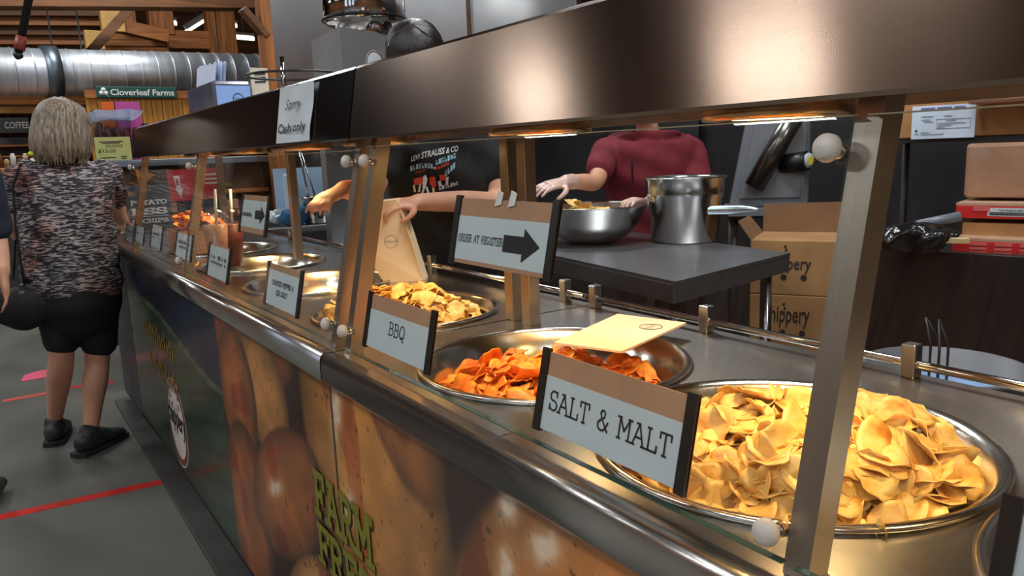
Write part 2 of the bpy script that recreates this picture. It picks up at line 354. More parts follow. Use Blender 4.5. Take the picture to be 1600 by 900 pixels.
for i, (x, y, z, a, lb) in enumerate([
    (-1.6, 0.2, 4.3, 'y', 'long tube lamp over the aisle next to the camera position'),
    (-1.9, 2.7, 4.3, 'y', 'long tube lamp over the aisle beside the green panel'),
    (1.9, 1.2, 4.2, 'y', 'long tube lamp above the steel work table of the kitchen'),
    (2.6, 4.2, 4.2, 'y', 'long tube lamp above the steel exhaust pipe of the kitchen'),
    (-1.6, 7.6, 4.3, 'y', 'long tube lamp over the aisle near the far stalls'),
    (1.2, 8.4, 4.3, 'x', 'long tube lamp in front of the round air duct'),
    (1.6, -2.4, 4.3, 'y', 'long tube lamp behind the camera over the counter line'),
    (-5.2, -2.6, 4.3, 'y', 'added unseen tube lamp near the windows, rear end of the hall'),
    (-5.2, 5.4, 4.3, 'y', 'added unseen tube lamp near the windows, facing the far counter'),
    (-5.2, 9.6, 4.3, 'y', 'added unseen tube lamp near the windows, beside the far stalls'),
    (-2.0, -3.6, 4.3, 'y', 'added unseen tube lamp over the aisle far behind the camera')]):
    tube_lamp(x, y, z, a, lb, TUBE_W*(1.15 if x > 1.8 else .7 if (x, y) == (-1.6, .2) else .55 if (x, y) == (-1.9, 2.7) else 1.0))
# the black sheeted partition behind the kitchen
DARKW = mat('black_sheet_wall', (34, 33, 36), 0.45, rgb2=(22, 21, 22), scale=3, bump=.08, bscale=5)
p0 = Vector((4.1, -1.2, 0))
struct(MB().bb((3.55, -1.5, 0), (3.65, 3.3, 2.9)).build('wall_kitchen', DARKW))
# red tapes stuck to the floor
RTAPE = mat('red_floor_tape', (206, 40, 32), .45, var=.15, scale=14)
a = atz(-30, 815, 0); b = atz(282, 746, 0)
tag(MB().bar((a.x-.8, a.y+.07, .001), (.49, b.y, .001), .055, .002, side=(0, 1, 0)).build('floor_tape', RTAPE), 'red tape line on the floor running up to the counter front', 'tape')
a = atz(5, 627, 0); b = atz(75, 614, 0); c = atz(110, 606, 0); e = atz(178, 596, 0)
tag(MB().bar((a.x, a.y, .001), (b.x, b.y, .001), .05, .002, side=(0, 1, 0)).build('floor_tape', mat('faded_red_tape', (214, 78, 66), .5, var=.2, scale=12)), 'short faded red tape on the floor left of the woman', 'tape')
tag(MB().bar((c.x, c.y, .001), (e.x, e.y, .001), .05, .002, side=(0, 1, 0)).build('floor_tape', RTAPE), 'red tape piece on the floor behind the woman, near the metal grille', 'tape')
a = atz(66, 586, 0)
tag(MB().prism([(-.12, -.09), (.12, -.1), (.16, .1), (-.02, .13), (-.1, .06)], (a.x, a.y, .001), (1, 0, 0), (0, 1, 0), (0, 0, 1), .002).build('floor_marker', mat('pink_vinyl', (216, 84, 112), .5, var=.1)), 'pink vinyl marker stuck on the floor left of the woman', 'marker')
# ================================================================== the food counter: two units in a line
ZT = 0.943
def gx(z): return 0.535 + 0.216*(z-0.95)          # plane of the sloping glass
PX = 0.52
def deck(name, y0, y1, pans, parent):
    mb = MB(); X0, X1 = .53, 1.2; ys = [y0]
    for (cx, cy, r) in pans:
        a, b = cy-.25, cy+.25; a = max(a, ys[-1])
        if a > ys[-1]+1e-4: mb.add([(X0, ys[-1], ZT), (X1, ys[-1], ZT), (X1, a, ZT), (X0, a, ZT)], [(0, 1, 2, 3)])
        n = 48; ring = []; sq = []
        for i in range(n):
            t = 2*math.pi*(i+.5)/n; c, s_ = math.cos(t), math.sin(t); ring.append((cx+r*c, cy+r*s_, ZT))
            kx = ((X1-cx) if c > 0 else (cx-X0))/max(abs(c), 1e-6); ky = ((b-cy) if s_ > 0 else (cy-a))/max(abs(s_), 1e-6); q = min(kx, ky)
            sq.append((cx+q*c, cy+q*s_, ZT))
        fs = [(i, (i+1) % n, n+(i+1) % n, n+i) for i in range(n)]
        mb.add(ring+sq, fs)
        # corners of the cell
        for (ux, uy) in ((X0, a), (X1, a), (X1, b), (X0, b)):
            d = sorted(range(n), key=lambda i: (sq[i][0]-ux)**2+(sq[i][1]-uy)**2)[:2]; mb.add([sq[d[0]], sq[d[1]], (ux, uy, ZT)], [(0, 1, 2)])
        ys.append(b)
    if y1 > ys[-1]+1e-4: mb.add([(X0, ys[-1], ZT), (X1, ys[-1], ZT), (X1, y1, ZT), (X0, y1, ZT)], [(0, 1, 2, 3)])
    # front nose, back edge and ends
    pr = [(.53, ZT), (.512, ZT), (.505, ZT-.002), (.5015, ZT-.008), (.5, ZT-.016), (.5, ZT-.052), (.504, ZT-.058), (PX+.004, ZT-.059)]
    for (xa, za), (xb, zb) in zip(pr[:-1], pr[1:]): mb.add([(xa, y0, za), (xa, y1, za), (xb, y1, zb), (xb, y0, zb)], [(0, 1, 2, 3)], True)
    for yy in (y0, y1): mb.add([(x_, yy, z_) for x_, z_ in pr], [tuple(range(len(pr)))])
    mb.add([(X1, y0, ZT), (X1, y1, ZT), (X1, y1, ZT-.1), (X1, y0, ZT-.1)], [(0, 1, 2, 3)])
    return mb.build(name, STEEL(), parent)
PANS1 = [(.80, .08, .236), (.80, .576, .236), (.806, 1.071, .236)]
PANS2 = [(.82, 1.68, .222), (.82, 2.27, .222), (.82, 2.86, .222), (.82, 3.45, .222)]
u1 = thing('display_counter', 'steel display counter nearest the camera with a potato picture on its front', 'counter', (.85, .5, 0), 'steel display counters')
u2 = thing('display_counter', 'far steel display counter with green front panel behind the seam', 'counter', (.85, 3, 0), 'steel display counters')
deck('counter_top', -.5, 1.418, PANS1, u1); deck('counter_top', 1.424, 4.75, PANS2, u2)
BODY = mat('counter_body_metal', (60, 58, 56), .5, .6, var=.1)
for u, a, b in ((u1, -.5, 1.42), (u2, 1.42, 4.75)):
    m_ = MB(); m_.bb((PX+.012, a, .1), (1.19, a+.02, ZT-.02)); m_.bb((PX+.012, b-.02, .1), (1.19, b, ZT-.02)); m_.bb((1.17, a+.02, .1), (1.19, b-.02, ZT-.02)); m_.bb((PX+.012, a+.02, .1), (1.17, b-.02, .12))
    m_.build('body', BODY, u)
    MB().bb((PX+.05, a+.02, 0), (1.15, b-.02, .1)).build('plinth', mat('plinth_black', (24, 24, 25), .6, var=.2), u)
# curb strip along the foot of the counter
tag(MB().bb((PX-.06, 1.2, 0), (PX+.03, 4.75, .018), .004).build('floor_trim', mat('rubber_curb', (64, 62, 58), .6, var=.2, scale=5)), 'grey trim strip on the floor along the counter foot', 'trim')

# printed front panels: the picture (potatoes) is a flat print held in a colour layer of the panel
def ellipse_print(u, px, pots, base):
    col = np.tile(np.array(base, float), (len(px), 1))
    for (cx, cy, rx, ry, rot, rgb, edge) in pots:
        t = math.radians(rot); dx = px[:, 0]-cx; dy = px[:, 1]-cy
        a = (dx*math.cos(t)+dy*math.sin(t))/rx; b = (-dx*math.sin(t)+dy*math.cos(t))/ry
        r2 = a*a+b*b; ins = r2 < 1
        sh = np.clip(1.08-.62*np.clip(r2, 0, 1)**1.6-.12*a, .2, 1.25)[:, None]
        c = np.array(rgb)*sh
        al = np.clip((1-r2)*edge, 0, 1)[:, None]
        col = np.where(ins[:, None], col*(1-al)+c*al, col)
    return col
def hash2(x, y): return np.modf(np.abs(np.sin(x*127.1+y*311.7)*43758.5453))[0]
def vnoise(x, y):
    xi = np.floor(x); yi = np.floor(y); xf = x-xi; yf = y-yi; u = xf*xf*(3-2*xf); v = yf*yf*(3-2*yf)
    return (hash2(xi, yi)*(1-u)+hash2(xi+1, yi)*u)*(1-v)+(hash2(xi, yi+1)*(1-u)+hash2(xi+1, yi+1)*u)*v
def print_panel(name, y0, y1, z0, z1, step, colfun, parent):
    ny = int((y1-y0)/step)+1; nz = int((z1-z0)/step)+1
    Y, Z = np.meshgrid(np.linspace(y0, y1, ny), np.linspace(z0, z1, nz)); P = np.stack([np.full(Y.size, PX), Y.ravel(), Z.ravel()], 1)
    C = colfun(P); vs = [tuple(p) for p in P]
    fs = [(j*ny+i, j*ny+i+1, (j+1)*ny+i+1, (j+1)*ny+i) for j in range(nz-1) for i in range(ny-1)]
    me = bpy.data.meshes.new(name); me.from_pydata(vs, [], fs)
    at = me.color_attributes.new('Print', 'FLOAT_COLOR', 'POINT')
    Cl = np.clip(C, 0, 255)/255; Cl = np.where(Cl <= .04045, Cl/12.92, ((Cl+.055)/1.055)**2.4)
    at.data.foreach_set('color', np.concatenate([Cl, np.ones((len(Cl), 1))], 1).ravel().astype(np.float32))
    me.materials.append(mat_vcol(name+'_print')); o = bpy.data.objects.new(name, me); COL.objects.link(o)
    WM[o] = Matrix(); o.parent = parent; o.matrix_parent_inverse = WM[parent].inverted(); return o
POTS = [(425, 552, 34, 58, -20, (140, 66, 22), 6), (368, 505, 42, 52, 0, (160, 72, 32), 8), (412, 615, 34, 110, -14, (206, 136, 66), 8), (590, 745, 98, 330, -15, (200, 132, 58), 9),
        (372, 615, 26, 112, -9, (184, 98, 36), 9), (392, 800, 30, 150, -9, (176, 94, 34), 9), (452, 772, 56, 108, -7, (182, 100, 38), 10), (486, 920, 36, 56, 0, (206, 142, 72), 10), (625, 640, 48, 180, -20, (166, 96, 40), 4),
        (985, 985, 305, 300, 20, (206, 128, 62), 8)]
def potato_col(P):
    px = proj_np(P); c = ellipse_print(None, px, POTS, (52, 18, 6))
    n = vnoise(P[:, 1]*60, P[:, 2]*60); n2 = vnoise(P[:, 1]*17+5, P[:, 2]*17); n3 = vnoise(P[:, 1]*150, P[:, 2]*150)
    bright = c.sum(1) > 190
    c = c*(0.70+.24*n2)[:, None]
    sp = bright & (vnoise(P[:, 1]*105, P[:, 2]*90) > .88) & (n2 > .5); c = np.where(sp[:, None], c*.55, c)
    sp2 = bright & (n3 > .965); c = np.where(sp2[:, None], c*.35, c)
    rd = bright & (vnoise(P[:, 1]*9+3, P[:, 2]*9) > .72); c = np.where(rd[:, None], c*np.array([.9, .7, .5]), c)
    # white highlights on the potatoes, painted as part of the picture
    for (cx, cy, rx, ry) in ((795, 790, 18, 30), (850, 855, 26, 30), (790, 885, 14, 30), (525, 640, 10, 60), (430, 762, 11, 14), (545, 800, 12, 40)):
        d = np.exp(-(((px[:, 0]-cx)/rx)**2+((px[:, 1]-cy)/ry)**2)*1.2)*(.5+.8*n); d = np.clip(d, 0, .8)[:, None]
        c = c*(1-d)+np.array([232, 214, 190])*d
    return c
def green_col(P):
    y, z = P[:, 1], P[:, 2]
    n = vnoise(y*40, z*40); n2 = vnoise(y*4, z*5+2)
    hill = .72 + .1*np.sin(y*2.1)-(y-2.4)*.07
    top = z > hill
    c = np.where(top[:, None], np.array([22, 30, 46])*(.7+.6*n2)[:, None], np.array([42, 60, 40])*(.6+.45*n2+.35*n)[:, None])
    edge = np.abs(z-hill) < .012; c = np.where(edge[:, None], np.array([78, 88, 66]), c)
    rows = (np.abs(np.modf((z*1.1+y*.25)*9)[0]-.5) < .12) & (~top); c = np.where(rows[:, None], c*.72, c)
    return c
print_panel('front_panel', 0.1, 1.428, .1, ZT-.06, .0045, potato_col, u1)
print_panel('front_panel', 1.436, 2.366, .1, ZT-.06, .0045, potato_col, u2)
print_panel('front_panel', 2.366, 4.15, .1, ZT-.06, .012, green_col, u2)
MB().bb((PX-.0015, 1.4285, .1), (PX+.004, 1.4355, ZT-.06)).build('panel_seam', mat('seam_alu', (120, 116, 108), .35, .9, var=.1), u1)
MB().bb((PX, 1.42, .08), (PX+.012, 4.15, .1)).build('kick_strip', mat('plinth_black', (24, 24, 25)), u2)
# tread-plate grille at the far end
gb = MB(); gb.bb((PX, 4.15, .06), (PX+.012, 4.75, ZT-.06)); gb.build('grille_plate', mat('grille_dark', (46, 48, 52), .4, .8, var=.1), u2)
gm = MB()
for j in range(40):
    for i in range(28):
        y_ = 4.165+i*.021+(j % 2)*.0105; z_ = .09+j*.0195
        gm.box((PX-.001, y_, z_), (.003, .013, .007), Matrix.Rotation(.6, 3, 'X'))
o = gm.build('grille_studs', mat('grille_bright', (170, 172, 178), .3, .9, var=.1), u2, fixn=False); o['kind'] = 'stuff'
# round emblem on the green panel
def on_panel(y, z, d=.0015): return Vector((PX-d, y, z))
def disc_on_panel(name, yc, zc, r0, r1, m, par, d):
    mb = MB(); n = 40; vs = []
    for r in (r0, r1): vs += [on_panel(yc+r*math.cos(2*math.pi*i/n), zc+r*math.sin(2*math.pi*i/n), d) for i in range(n)]
    mb.add(vs, [(i, (i+1) % n, n+(i+1) % n, n+i) for i in range(n)]); return mb.build(name, m, par)
lg = disc_on_panel('emblem', 3.2, .302, .0, .185, mat('emblem_cream', (206, 196, 184), .45, var=.08, scale=20), u2, .001)
disc_on_panel('emblem_ring', 3.2, .302, .150, .178, mat('emblem_maroon', (110, 52, 44), .45, var=.1), lg, .002)
put_text('emblem_lettering', font_text('chippery', .1, .2, .002), on_panel(3.37, .25, .0025), (0, -1, 0), (0, -.0, 1), INK(), lg, fit=.34, vfit=.12)
lm = MB()
for i in range(9):
    an = i*.7; lm.prism([(0, 0), (.03, .012), (.05, 0), (.03, -.012)], on_panel(3.2+.05*math.cos(an), .40+.03*math.sin(an), .002), Vector((0, math.cos(an), math.sin(an))), Vector((0, -math.sin(an), math.cos(an))), (-1, 0, 0), .001)
o = lm.build('emblem_sprig', mat('emblem_sage', (126, 128, 98), .5, var=.2), lg); o['kind'] = 'stuff'
# lettering printed on the panels
OLIVE = mat('olive_letter', (116, 112, 28), .5, var=.12, scale=25); OLIVED = mat('olive_letter_edge', (52, 46, 12), .5, var=.1)
for txt, yl, yr, zb, zt in (('FARM', 1.583, 1.262, .540, .655), ('FRESH', 1.586, 1.196, .425, .528)):
    for mm, t, d, off in ((OLIVED, .25, .0016, .005), (OLIVE, .19, .0028, 0)):
        T = slab_text(txt, 1, t, .34)
        par = u1
        put_text('printed_lettering', T, on_panel(yl+off*.3, zb-off, d), (0, -1, 0), (0, 0, 1), mm, par, fit=(yl-yr), vfit=(zt-zb))
MUST = mat('mustard_letter', (142, 110, 36), .5, var=.25, scale=60)
a = atx(238, 512, PX); b = atx(278, 548, PX)
for zc, t_ in ((.70, 'FRESH'), (.585, 'GROWN')):
    pass
lt = MB()
for r_, (ya, yb, zb, zt) in enumerate(((3.72, 3.12, .565, .66), (3.66, 3.10, .43, .525))):
    n = 13
    for i in range(n):
        y_ = ya+(yb-ya)*i/(n-1); hh = (zt-zb)*(.8+.2*math.sin(i*2.3+r_))
        lt.add([on_panel(y_-.009, zb), on_panel(y_+.009, zb), on_panel(y_+.009, zb+hh), on_panel(y_-.009, zb+hh)], [(0, 1, 2, 3)])
        if i % 3 != 1: lt.add([on_panel(y_-.02, zb+hh*.5), on_panel(y_+.02, zb+hh*.5), on_panel(y_+.02, zb+hh*.68), on_panel(y_-.02, zb+hh*.68)], [(0, 1, 2, 3)])
o = lt.build('printed_lettering', MUST, u2, fixn=False); o['kind'] = 'stuff'

# back rail with brackets
RAILM = POLISH()
for u, a, b in ((u1, -.5, 1.415), (u2, 1.425, 4.7)):
    MB().cyl((1.175, a, .965), (1.175, b, .965), .0075, n=12).build('back_rail', RAILM, u)
    for yb in ([.62, 1.04, 1.385, .1] if u is u1 else [1.5, 2.2, 2.9, 3.6]):
        MB().bb((1.163, yb-.012, ZT), (1.187, yb+.012, ZT+.055), .003).build('rail_bracket', STEEL(), u)

# pans set into the counter tops
PANM = mat('pan_steel', (200, 194, 184), .2, 1.0, var=.1, scale=12, bump=.03, bscale=40)
def pan(cx, cy, r, label):
    prof = [(r-.004, ZT-.012), (r+.006, ZT+.001), (r+.010, ZT+.005), (r+.006, ZT+.009), (r-.002, ZT+.008), (r-.010, ZT+.001), (r-.022, ZT-.03), (r-.045, ZT-.075), (r-.075, ZT-.092), (0.0005, ZT-.094)]
    back = [(0.0005, ZT-.0965), (r-.074, ZT-.0945), (r-.043, ZT-.077), (r-.02, ZT-.031), (r-.008, ZT-.008), (r-.004, ZT-.012)]
    o = MB().lathe(prof+back, (cx, cy, 0), 64).build('chip_pan', PANM)
    return tag(o, label, 'pan', 'round steel chip pans')
pan(*PANS1[0], 'round steel pan at the right edge of the picture, only its rim arc shows')
pan(*PANS1[1], 'large round steel pan full of plain yellow chips nearest the camera')
pan(*PANS1[2], 'round steel pan with orange chips behind the short flavour sign')
pan(*PANS2[0], 'round steel pan of yellow chips under the paper bag')
pan(*PANS2[1], 'nearly empty round steel pan behind the cracked pepper sign')
pan(*PANS2[2], 'empty round steel pan second from the cracked pepper sign')
pan(*PANS2[3], 'empty round steel pan beside the drinks at the far end')

# canopy units with fascia, posts, glass and heat lamps
FASC = mat('fascia_steel', (150, 128, 112), .19, 1.0, var=.08, scale=2.5, aniso=.85)  # brown of the reflected hall is partly put into the steel's colour
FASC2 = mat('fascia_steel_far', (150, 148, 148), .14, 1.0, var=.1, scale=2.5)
def canopy(label, y0, y1, posts, panes, lamps, backs):
    c = thing('heated_canopy', label, 'canopy', (.8, (y0+y1)/2, ZT), 'heated canopies over the counters')
    f = MB(); pr = [(.603, 1.358), (.596, 1.352), (.594, 1.356), (.617, 1.486), (.622, 1.491), (.63, 1.4925)]
    for (xa, za), (xb, zb) in zip(pr[:-1], pr[1:]): f.add([(xa, y0, za), (xa, y1, za), (xb, y1, zb), (xb, y0, zb)], [(0, 1, 2, 3)], False)
    for yy in (y0, y1): f.add([(x_, yy, z_) for x_, z_ in pr]+[(.63, yy, 1.36)], [tuple(range(len(pr)+1))])
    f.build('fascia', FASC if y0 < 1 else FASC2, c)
    MB().bb((.63, y0, 1.482), (1.02, y1, 1.4925)).build('top_shelf', STEEL(), c)
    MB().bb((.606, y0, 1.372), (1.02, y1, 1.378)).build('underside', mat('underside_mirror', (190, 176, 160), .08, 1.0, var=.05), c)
    MB().bb((1.02, y0, 1.36), (1.03, y1, 1.4925)).build('back_fascia', STEEL(), c)
    for yy in (y0, y1-.004): MB().bb((.632, yy, 1.378), (1.02, yy+.004, 1.482)).build('end_plate', STEEL(), c)
    PB = mat('post_steel', (168, 158, 146), .36, .95, var=.12, scale=4, stretch=(1, 1, .1))
    for yp in posts:
        m_ = MB(); w = .025; zb, zt = ZT, 1.372
        vs = [(gx(z_)+.008+dx, yp+dy, z_) for z_ in (zb, zt) for dx, dy in ((0, 0), (.03, 0), (.03, w), (0, w))]
        m_.add(vs, [(0, 1, 2, 3), (4, 5, 6, 7), (0, 1, 5, 4), (1, 2, 6, 5), (2, 3, 7, 6), (3, 0, 4, 7)]); m_.build('front_post', PB, c)
    for xb, yb in backs:
        MB().bb((xb, yb, ZT), (xb+.03, yb+.03, 1.372), .002).build('rear_post', PB, c)
    GE = mat('glass_edge', (50, 72, 64), .2, var=.1)
    for (ya, yb, zb, zt, knobs) in panes:
        m_ = MB(); t = .004
        vs = [(gx(z_)+dx, y_, z_) for z_ in (zb, zt) for dx in (-t, t) for y_ in (ya, yb)]
        p = m_.add(vs, [(0, 1, 3, 2), (4, 6, 7, 5), (0, 4, 5, 1), (2, 3, 7, 6), (0, 2, 6, 4), (1, 5, 7, 3)]).build('glass_pane', GLASS(), c)
        MB().bar((gx(zt), ya, zt+.0006), (gx(zt), yb, zt+.0006), .008, .0012, side=(1, 0, 0)).build('pane_edge', mat('glass_edge_lit', (196, 186, 150), .15, var=.05), p)  # lamp light on the upper edge is put into its colour
        MB().bar((gx(zb), ya, zb-.0006), (gx(zb), yb, zb-.0006), .008, .0012, side=(1, 0, 0)).build('pane_edge', GE, p)
        for yk, zk in knobs:
            n_ = Vector((-1, 0, .216)).normalized(); q = Vector((gx(zk), yk, zk))
            kb = MB().lathe([(.004, .004), (.0105, .005), (.0128, .009), (.0120, .015), (.008, .019), (.0003, .0205)], q, 20, n_).build('knob_cap', mat('white_cap', (196, 188, 176), .45, var=.04), p)
            MB().cyl(q-n_*.012, q+n_*.005, .0075, n=12).build('stand_off', POLISH(), kb)
    for (xl, yl) in lamps:
        hz = 1.346
        h = MB().lathe([(.0003, 1.372), (.088, 1.372), (.09, 1.366), (.086, 1.36), (.09, 1.354), (.088, hz), (.07, hz-.001), (.066, hz+.004), (.0003, hz+.006)], (xl, yl, 0), 32).build('lamp_housing', mat('lamp_ring', (196, 160, 120), .25, 1.0, var=.06), c)
        MB().lathe([(.0003, hz+.0045), (.05, hz+.004), (.062, hz+.001), (.0003, hz+.0005)], (xl, yl, 0), 24).build('lamp_bulb', mat('heat_bulb', (255, 206, 130), .4, emit=14), h)
        l = bpy.data.lights.new('heat_light', 'SPOT'); l.energy = HEAT_W; l.color = (1, .66, .30); l.spot_size = 2.3; l.spot_blend = .7; l.shadow_soft_size = .045
        lo = bpy.data.objects.new('heat_light', l); COL.objects.link(lo); lo.location = Vector((xl, yl, hz-.008)); lo.parent = c; lo.matrix_parent_inverse = WM[c].inverted()
    return c
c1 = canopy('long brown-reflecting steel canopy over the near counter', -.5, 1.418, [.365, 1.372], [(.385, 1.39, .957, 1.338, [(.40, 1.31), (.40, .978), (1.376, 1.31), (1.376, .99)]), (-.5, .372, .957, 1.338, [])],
            [(.8, .08), (.8, .6), (.8, 1.08)], [(.945, 1.335), (.945, -.4)])
c2 = canopy('far dark steel canopy with the cash only notice', 1.424, 3.98, [1.445, 2.83, 3.95], [(1.45, 2.82, .957, 1.332, [(1.463, 1.31), (1.463, .99)]), (2.86, 4.2, .957, 1.332, [(2.875, 1.31), (2.875, .985), (4.17, 1.31), (4.17, .99)])],
            [(.8, 1.72), (.8, 2.27), (.8, 2.86), (.8, 3.45)], [(.945, 1.40), (.945, 2.85), (.945, 3.9)])
# ------------------------------------------------------------------ signs in the plane of the glass
def sign_pt(px, py, off=.012):
    v = dirpx(px, py); b = .216; a = .535-.216*.95+off; t = (a+CAMZ*b)/(v[0]-b*v[2]); return Vector(CP+v*t)
SV = Vector((.216, 0, 1)).normalized(); SU = Vector((0, -1, 0)); SN = Vector((-1, 0, .216)).normalized()
def sign(name, label, bl, br, tl, tr, band=.28, lower=0.0, group='flavour signs behind the glass', stripw=.014):
    P = [sign_pt(*q) for q in (bl, br, tl, tr)]
    yl = (P[0].y+P[2].y)/2; yr = (P[1].y+P[3].y)/2; zb = (P[0].z+P[1].z)/2; zt = (P[2].z+P[3].z)/2
    O = Vector((gx(zb)+.012, yl, zb)); w = yl-yr; h = (zt-zb)/SV.z
    t = thing(name, label, 'sign', O+SU*w/2, group)
    def slab(nm, u0, u1_, v0, v1, n0, n1, m, par=t):
        return MB().prism([(u0, v0), (u1_, v0), (u1_, v1), (u0, v1)], O+SN*n0, SU, SV, SN, n1-n0).build(nm, m, par)
    slab('card', 0, w, 0, h, 0, .002, KRAFT())
    pp = slab('paper', stripw*.9, w-stripw*.9, h*lower, h*(1-band), .002, .0026, PAPER())
    slab('side_strip', 0, stripw, -.004, h+.004, -.001, .005, BLACK()); slab('side_strip', w-stripw, w, -.004, h+.004, -.001, .005, BLACK())
    return t, O+SN*.003, w, h, pp
def sign_text(S, txt, u, v, wdt, hgt, th=.11, center=True, slab=True):
    t, O, w, h, pp = S
    T = slab_text(txt, 1, th, .24 if len(txt) < 12 else .12) if slab else font_text(txt, 1)
    return put_text('printed_text', T, O+SU*(u*w)+SV*(v*h), SU, SV, INK(), pp, center=center, fit=wdt*w, vfit=hgt*h)
S = sign('flavour_sign', 'large white sign reading SALT & MALT in front of the nearest pan', (836, 662), (1070, 772), (853, 548), (1098, 622), .30)
sign_text(S, 'SALT & MALT', .5, .27, .80, .27, .105)
S = sign('flavour_sign', 'white sign reading BBQ in front of the orange chips', (570, 538), (672, 582), (579, 459), (685, 488), .28)
sign_text(S, 'BBQ', .5, .30, .24, .30, .10)
S = sign('flavour_sign', 'white sign reading CRACKED PEPPER & SEA SALT left of the steel double post', (413, 471), (467, 496), (422, 410), (476, 426), .15, .0)
sign_text(S, 'CRACKED PEPPER &', .5, .50, .62, .13, .16); sign_text(S, 'SEA SALT', .5, .28, .32, .13, .16)
S = sign('flavour_sign', 'blurred white flavour sign second left of the double post', (323, 428), (357, 443), (330, 378), (363, 391), .05, 0)
def scribble(S, rows, u0=.14, u1=.86):
    t, O, w, h, pp = S; mb = MB()
    for v, hh, n in rows:
        for i in range(n):
            if random.random() < .12: continue
            a = u0+(u1-u0)*i/n; b = a+(u1-u0)/n*.72
            mb.prism([(a*w, v*h), (b*w, v*h), (b*w, (v+hh*random.uniform(.6, 1))*h), (a*w, (v+hh*random.uniform(.6, 1))*h)], O, SU, SV, SN, .0004)
    o = mb.build('printed_text', mat('faded_ink', (92, 90, 88), .7, var=.1), pp); o['kind'] = 'stuff'
scribble(S, [(.55, .14, 14), (.40, .10, 10)])
S = sign('flavour_sign', 'small white flavour sign just right of the chip tray', (274, 398), (299, 409), (278, 362), (304, 368), .04, 0); scribble(S, [(.55, .16, 8), (.36, .14, 7)])
S = sign('flavour_sign', 'small white flavour sign in front of the chip tray', (236, 382), (252, 393), (239, 348), (257, 356), .04, 0); scribble(S, [(.55, .12, 8), (.40, .1, 7)])
S = sign('flavour_sign', 'tiny white sign, second from the far end of the counter', (211, 376), (225, 382), (214, 352), (228, 356), .04, 0); scribble(S, [(.5, .1, 7)])
S = sign('flavour_sign', 'tiny white sign at the far end of the counter', (197, 375), (209, 379), (199, 351), (211, 353), .04, 0); scribble(S, [(.55, .1, 7), (.35, .08, 6)])
S = sign('flavour_sign', 'black edged sign cut off at the lower right corner of the picture', (1548, 905), (1700, 1010), (1572, 768), (1760, 850), .1, 0)
# direction signs
def arrow(S, u0, u1, v0, v1):
    t, O, w, h, pp = S; a = (u0+u1)/2+.02; q = (v1-v0)
    pts = [(u0, v0+.24*q), (a, v0+.24*q), (a, v0), (u1, v0+.5*q), (a, v1), (a, v1-.24*q), (u0, v1-.24*q)]
    MB().prism([(x*w, y*h) for x, y in pts], O, SU, SV, SN, .0006).build('printed_arrow', INK(), pp)
S = sign('direction_sign', 'white sign reading ORDER AT REGISTER with a black arrow, taped high on the near glass', (704, 408), (863, 437), (717, 311), (878, 316), .27, .06, 'order at register signs')
sign_text(S, 'ORDER AT REGISTER', .31, .33, .47, .125, .13); arrow(S, .55, .88, .16, .62)
for u in (.42, .55):
    t, O, w, h, pp = S
    MB().prism([(0, 0), (.016, .003), (.018, .02), (.004, .024)], O+SU*(u*w)+SV*(h*.9), SU, SV, SN, .001).build('tape_piece', mat('clear_tape', (222, 214, 210), .2, var=.05), t)
S = sign('direction_sign', 'small far sign with a black arrow beside the iced drinks', (374, 361), (417, 368), (381, 306), (424, 305), .14, .14, 'order at register signs')
scribble(S, [(.42, .12, 9)], .08, .45); arrow(S, .56, .9, .28, .72)
# cash only notice on the far fascia
def fas(y, z): return Vector((.6+(z-1.39)*.17-.0035, y, z))
FV = Vector((.17, 0, 1)).normalized(); FN = Vector((-1, 0, .17)).normalized()
q = [atx(433, 224, .597), atx(484, 221, .597), atx(440, 137, .611), atx(496, 125, .611)]
yl, yr, zb, zt = (q[0].y+q[2].y)/2, (q[1].y+q[3].y)/2, (q[0].z+q[1].z)/2, 1.484
cn = thing('cash_notice', 'white paper notice reading Sorry Cash only taped to the far fascia', 'notice', fas((yl+yr)/2, zb))
O = fas(yl, zb); h_ = (zt-zb)/FV.z
nm = MB(); nn = 8
vs = [O+SU*((yl-yr)*i/nn)+FV*(h_*j/nn)+FN*(.001+.003*math.sin(i*1.1)*math.sin(j*.9)) for j in range(nn+1) for i in range(nn+1)]
nm.add(vs, [(j*9+i, j*9+i+1, (j+1)*9+i+1, (j+1)*9+i) for j in range(nn) for i in range(nn)], True); pp = nm.build('paper', PAPER(), cn)
w_ = yl-yr
put_text('printed_text', font_text('Cash only', 1, 0, .012), O+SU*(w_*.5)+FV*(h_*.12)+FN*.006, SU, FV, INK(), pp, center=True, fit=w_*.8, vfit=h_*.22)
put_text('printed_text', font_text('Sorry', 1, .35), O+SU*(w_*.5)+FV*(h_*.52)+FN*.006, SU, FV, INK(), pp, center=True, fit=w_*.45, vfit=h_*.24)
